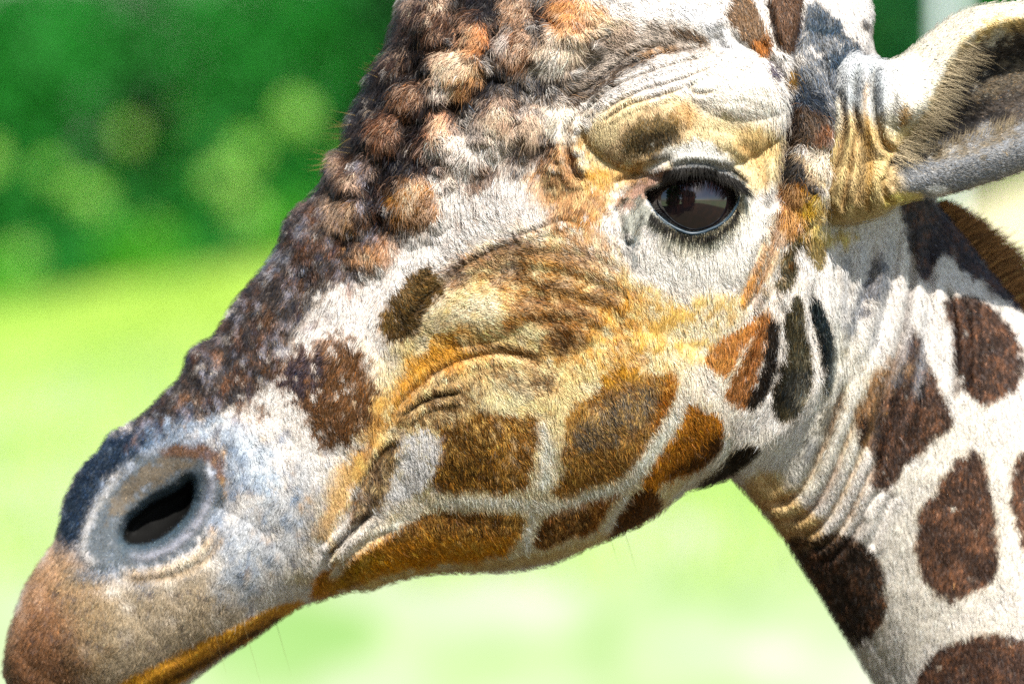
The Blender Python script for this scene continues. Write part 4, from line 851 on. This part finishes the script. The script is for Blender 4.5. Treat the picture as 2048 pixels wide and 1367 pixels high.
c1 = mixc(mr(vl.outputs['Value'], 17, 12), c1, (.10, .08, .06))          # unseen earth patch, added to cut green bounce and darken the eye reflection
c2 = ramp(t, noise(t, mp_.outputs[0], 2.4), [(.3, (.74, .84, .66)), (.7, (1, 1, 1))])
mx = t.nodes.new('ShaderNodeMix'); mx.data_type = 'RGBA'; mx.blend_type = 'MULTIPLY'; mx.inputs[0].default_value = .7
t.links.new(c1, mx.inputs[6]); t.links.new(c2, mx.inputs[7]); c1 = mx.outputs[2]
mm = t.nodes.new('ShaderNodeMath'); mm.operation = 'MULTIPLY'; t.links.new(mr(sx.outputs[0], 7.6, 8.6), mm.inputs[0]); t.links.new(mr(sx.outputs[1], 66, 72), mm.inputs[1])
c1 = mixc(mm.outputs[0], c1, (.78, .58, .54))        # sandy bank on the right
t.links.new(c1, b.inputs['Base Color'])
g = mesh_obj('ground', np.stack([GX, GY, GZ], -1).reshape(-1, 3), F, gm); g['kind'] = 'structure'
# grass blades over the meadow
n = 60000
gx = rng.uniform(-14, 14, n); gy = rng.uniform(28, 92, n); gz = terrain(gx, gy)
a = rng.uniform(0, np.pi, n); h = rng.uniform(.06, .22, n); wv = .02
p0 = np.stack([gx-wv*np.cos(a), gy-wv*np.sin(a), gz], 1); p1 = np.stack([gx+wv*np.cos(a), gy+wv*np.sin(a), gz], 1); p2 = np.stack([gx+rng.normal(size=n)*.06, gy+rng.normal(size=n)*.06, gz+h], 1)
V = np.stack([p0, p1, p2], 1).reshape(-1, 3); F = np.arange(3*n).reshape(-1, 3)
bm_, b, t = mat_new('grass_blade', (.30, .46, .07), .7)
go = mesh_obj('grass', V, F, bm_, smooth=False); tag(go, 'sunlit yellow green meadow grass behind the giraffe', 'grass', kind='stuff')

def leaf_mat(name, c, c2):
    m, b, t = mat_new(name, c, .55, .35)
    oi = t.nodes.new('ShaderNodeNewGeometry'); cr = t.nodes.new('ShaderNodeValToRGB')
    cr.color_ramp.elements[0].color = (*c, 1); cr.color_ramp.elements[1].color = (*c2, 1)
    t.links.new(oi.outputs['Random Per Island'], cr.inputs[0]); t.links.new(cr.outputs[0], b.inputs['Base Color'])
    tr = t.nodes.new('ShaderNodeBsdfTranslucent'); t.links.new(cr.outputs[0], tr.inputs[0]); ms = t.nodes.new('ShaderNodeMixShader'); ms.inputs[0].default_value = .35
    out = t.nodes['Material Output']; t.links.new(b.outputs[0], ms.inputs[1]); t.links.new(tr.outputs[0], ms.inputs[2]); t.links.new(ms.outputs[0], out.inputs[0])
    return m
LM = [leaf_mat('leaf_deep', (.004,.06,.008), (.014,.18,.02)), leaf_mat('leaf_mid', (.006,.13,.012), (.03,.36,.035)), leaf_mat('leaf_teal', (.003,.10,.035), (.010,.24,.07)), leaf_mat('leaf_bright', (.03,.28,.010), (.12,.50,.02))]
bark = mat_new('bark', (.05, .04, .03), .9)[0]
def leaves(cx, cy, cz, rx, ry, rz, n, size, gaps=()):
    u = rng.normal(size=(n, 3)); u /= np.linalg.norm(u, axis=1, keepdims=True); u *= rng.random(n)[:, None]**.45
    k = 1 + .25*np.sin(u[:, 0:1]*9+cx)*np.cos(u[:, 2:3]*8+cy)
    c = np.array([cx, cy, cz]) + u*k*[rx, ry, rz]
    for (gx_, gz_, gr) in gaps: c = c[(c[:, 0]-gx_)**2 + (c[:, 2]-gz_)**2 > gr*gr]
    c = c[c[:, 2] > terrain(c[:, 0], c[:, 1])]
    n = len(c); a = rng.normal(size=(n, 3)); a /= np.linalg.norm(a, axis=1, keepdims=True); b = np.cross(a, rng.normal(size=(n, 3))); b /= np.linalg.norm(b, axis=1, keepdims=True)
    s = size*rng.uniform(.6, 1.3, (n, 1))
    V = np.stack([c-a*s, c+b*s*.45, c+a*s, c-b*s*.45], 1).reshape(-1, 3)
    return V, np.arange(4*n).reshape(-1, 4)
def trunk(x, y, z0, z1, r):
    n = 8; rows = []
    for k in range(7):
        t_ = k/6; a = np.linspace(0, 2*np.pi, n, endpoint=False); rr = r*(1-.5*t_)
        rows.append(np.stack([x+.15*math.sin(3*t_)+rr*np.cos(a), y+rr*np.sin(a), z0+(z1-z0)*t_+a*0], 1))
    V = np.concatenate(rows); r_ = np.arange(6)[:, None]; c_ = np.arange(n)[None]
    return V, np.stack([r_*n+c_, r_*n+(c_+1) % n, (r_+1)*n+(c_+1) % n, (r_+1)*n+c_], -1).reshape(-1, 4)
GAPS = []
for _ in range(0): GAPS.append((rng.uniform(-11, 11), rng.uniform(0.2, 4.2), rng.uniform(.16, .34)))
spray_m = leaf_mat('leaf_sunlit', (.36,.75,.12), (.60,.86,.26))
TREES = [(-9.6,90,1.7),(-7.4,91.5,2.0),(-5.3,90,1.8),(-3.2,92,2.1),(-1.2,90.5,1.9),(1.0,92,2.0),(3.4,91,2.0),(5.8,90,2.0),(8.2,91,2.0),(10.5,90.5,1.9),(12.8,91,2.0),(-11.8,91,2.0),(-14,92,2.1),(15.2,92,2.1)]
TK = [1,0,1,2,0,1,1,0,2,1,1,1,0,0]
names = ['leftmost one in view, above the meadow edge','one right of the leftmost tree','two right of the leftmost tree','the one left of the forehead','one just left of the forehead knobs','one behind the forehead','one behind the knobs','one behind the brow','the one above the ear root','the one above the ear tip','one right of the ear','one just past the left edge','one well past the left edge','one past the right edge']
def tree(x, y, rr, m, label, group, gaps=(), dens=1., h=1., base=1.6, leaf=.16):
    root = bpy.data.objects.new('tree', None); link(root); z0 = float(terrain(x, y)); root.location = (x, y, z0)
    tag(root, label, 'tree', group)
    V, F = trunk(0, 0, -.2, 4.2*h, .14*h); mesh_obj('trunk', V, F, bark, root)
    V1, F1 = leaves(x, y, z0+base*h, rr*1.0, 1.3*h, 1.9*h, int(5200*dens), leaf, gaps); V2, F2 = leaves(x+rng.normal()*.3, y, z0+(base+3.0)*h, rr*1.25, 1.6*h, 2.4*h, int(4600*dens), leaf*1.1, gaps)
    V = np.concatenate([V1, V2]) - [x, y, z0]; F = np.concatenate([F1, F2+len(V1)])
    mesh_obj('crown', V, F, m, root, smooth=False)
    return root, z0
for i, (x, y, rr) in enumerate(TREES):
    root, z0 = tree(x, y, rr, LM[TK[i]], ['dark green','mid green','blue green','light green'][TK[i]] + ' out of focus leafy tree, ' + names[i], 'trees along the far edge of the meadow', GAPS)
    vs = []
    for _ in range(5):                                            # pale leaf sprays: bright sun spots put into the leaf colour
        V, _f = leaves(x+rng.uniform(-1.4, 1.4), y-1.5, z0+rng.uniform(.5, 3.4), *[rng.uniform(.14,.36)]*3, 230, .10); vs.append(V)
    V = np.concatenate(vs) - [x, y, z0]; mesh_obj('glint_leaves', V, np.arange(len(V)).reshape(-1, 4), spray_m, root, smooth=False)
for i, (x, y, c_, lab) in enumerate([(-10.2,86.5,3,'leftmost'),(-8.6,87.2,1,'second from the left'),(-7.3,86.6,3,'third from the left'),(-5.9,87.4,1,'fourth from the left'),(-4.4,87,3,'next to the nose'),(11.2,87,3,'far right')]):
    root = bpy.data.objects.new('shrub', None); link(root); z0 = float(terrain(x, y)); root.location = (x, y, z0)
    tag(root, 'low green shrub at the meadow edge, ' + lab + ' of the low shrubs', 'shrub', 'low shrubs at the meadow edge')
    V, F = leaves(x, y, z0+.45, rng.uniform(.6, 1.), .6, rng.uniform(.5, .9), 1500, .12); mesh_obj('foliage', V - [x, y, z0], F, LM[c_], root, smooth=False)
    V, F = trunk(0, 0, -.1, .5, .05); mesh_obj('stem', V, F, bark, root)
# added unseen trees behind the camera; they darken the eye reflection and block skylight
for x, y, rr, lab in [(-9,-11,4.,'added dark leafy tree behind the viewer on the left, darkens the eye reflection'),(-3.5,-13,4.,'added dark leafy tree straight behind the viewer, darkens the eye reflection'),(-14,-5,4.,'added unseen dark leafy tree far to the left of the viewer')]:
    tree(x, y, rr, LM[0], lab, 'trees added to shape the eye reflection', (), 1.2, 2.2, 1.4, .42)
# pale pole by the far trees
n = 12; a = np.linspace(0, 2*np.pi, n, endpoint=False); rows = [np.stack([.14*np.cos(a), .14*np.sin(a), a*0+z], 1) for z in (-.3, 6, 6.05)]; rows[2] *= [.3, .3, 1]
V = np.concatenate(rows); r_ = np.arange(2)[:, None]; c_ = np.arange(n)[None]
F = np.stack([r_*n+c_, r_*n+(c_+1) % n, (r_+1)*n+(c_+1) % n, (r_+1)*n+c_], -1).reshape(-1, 4)
o = mesh_obj('pole', V, F, mat_new('painted_pole', (.62, .72, .70), .5)[0]); o.location = (8.75, 88, float(terrain(8.75, 88)))
tag(o, 'pale round pole standing in front of the far trees above the ear', 'pole')
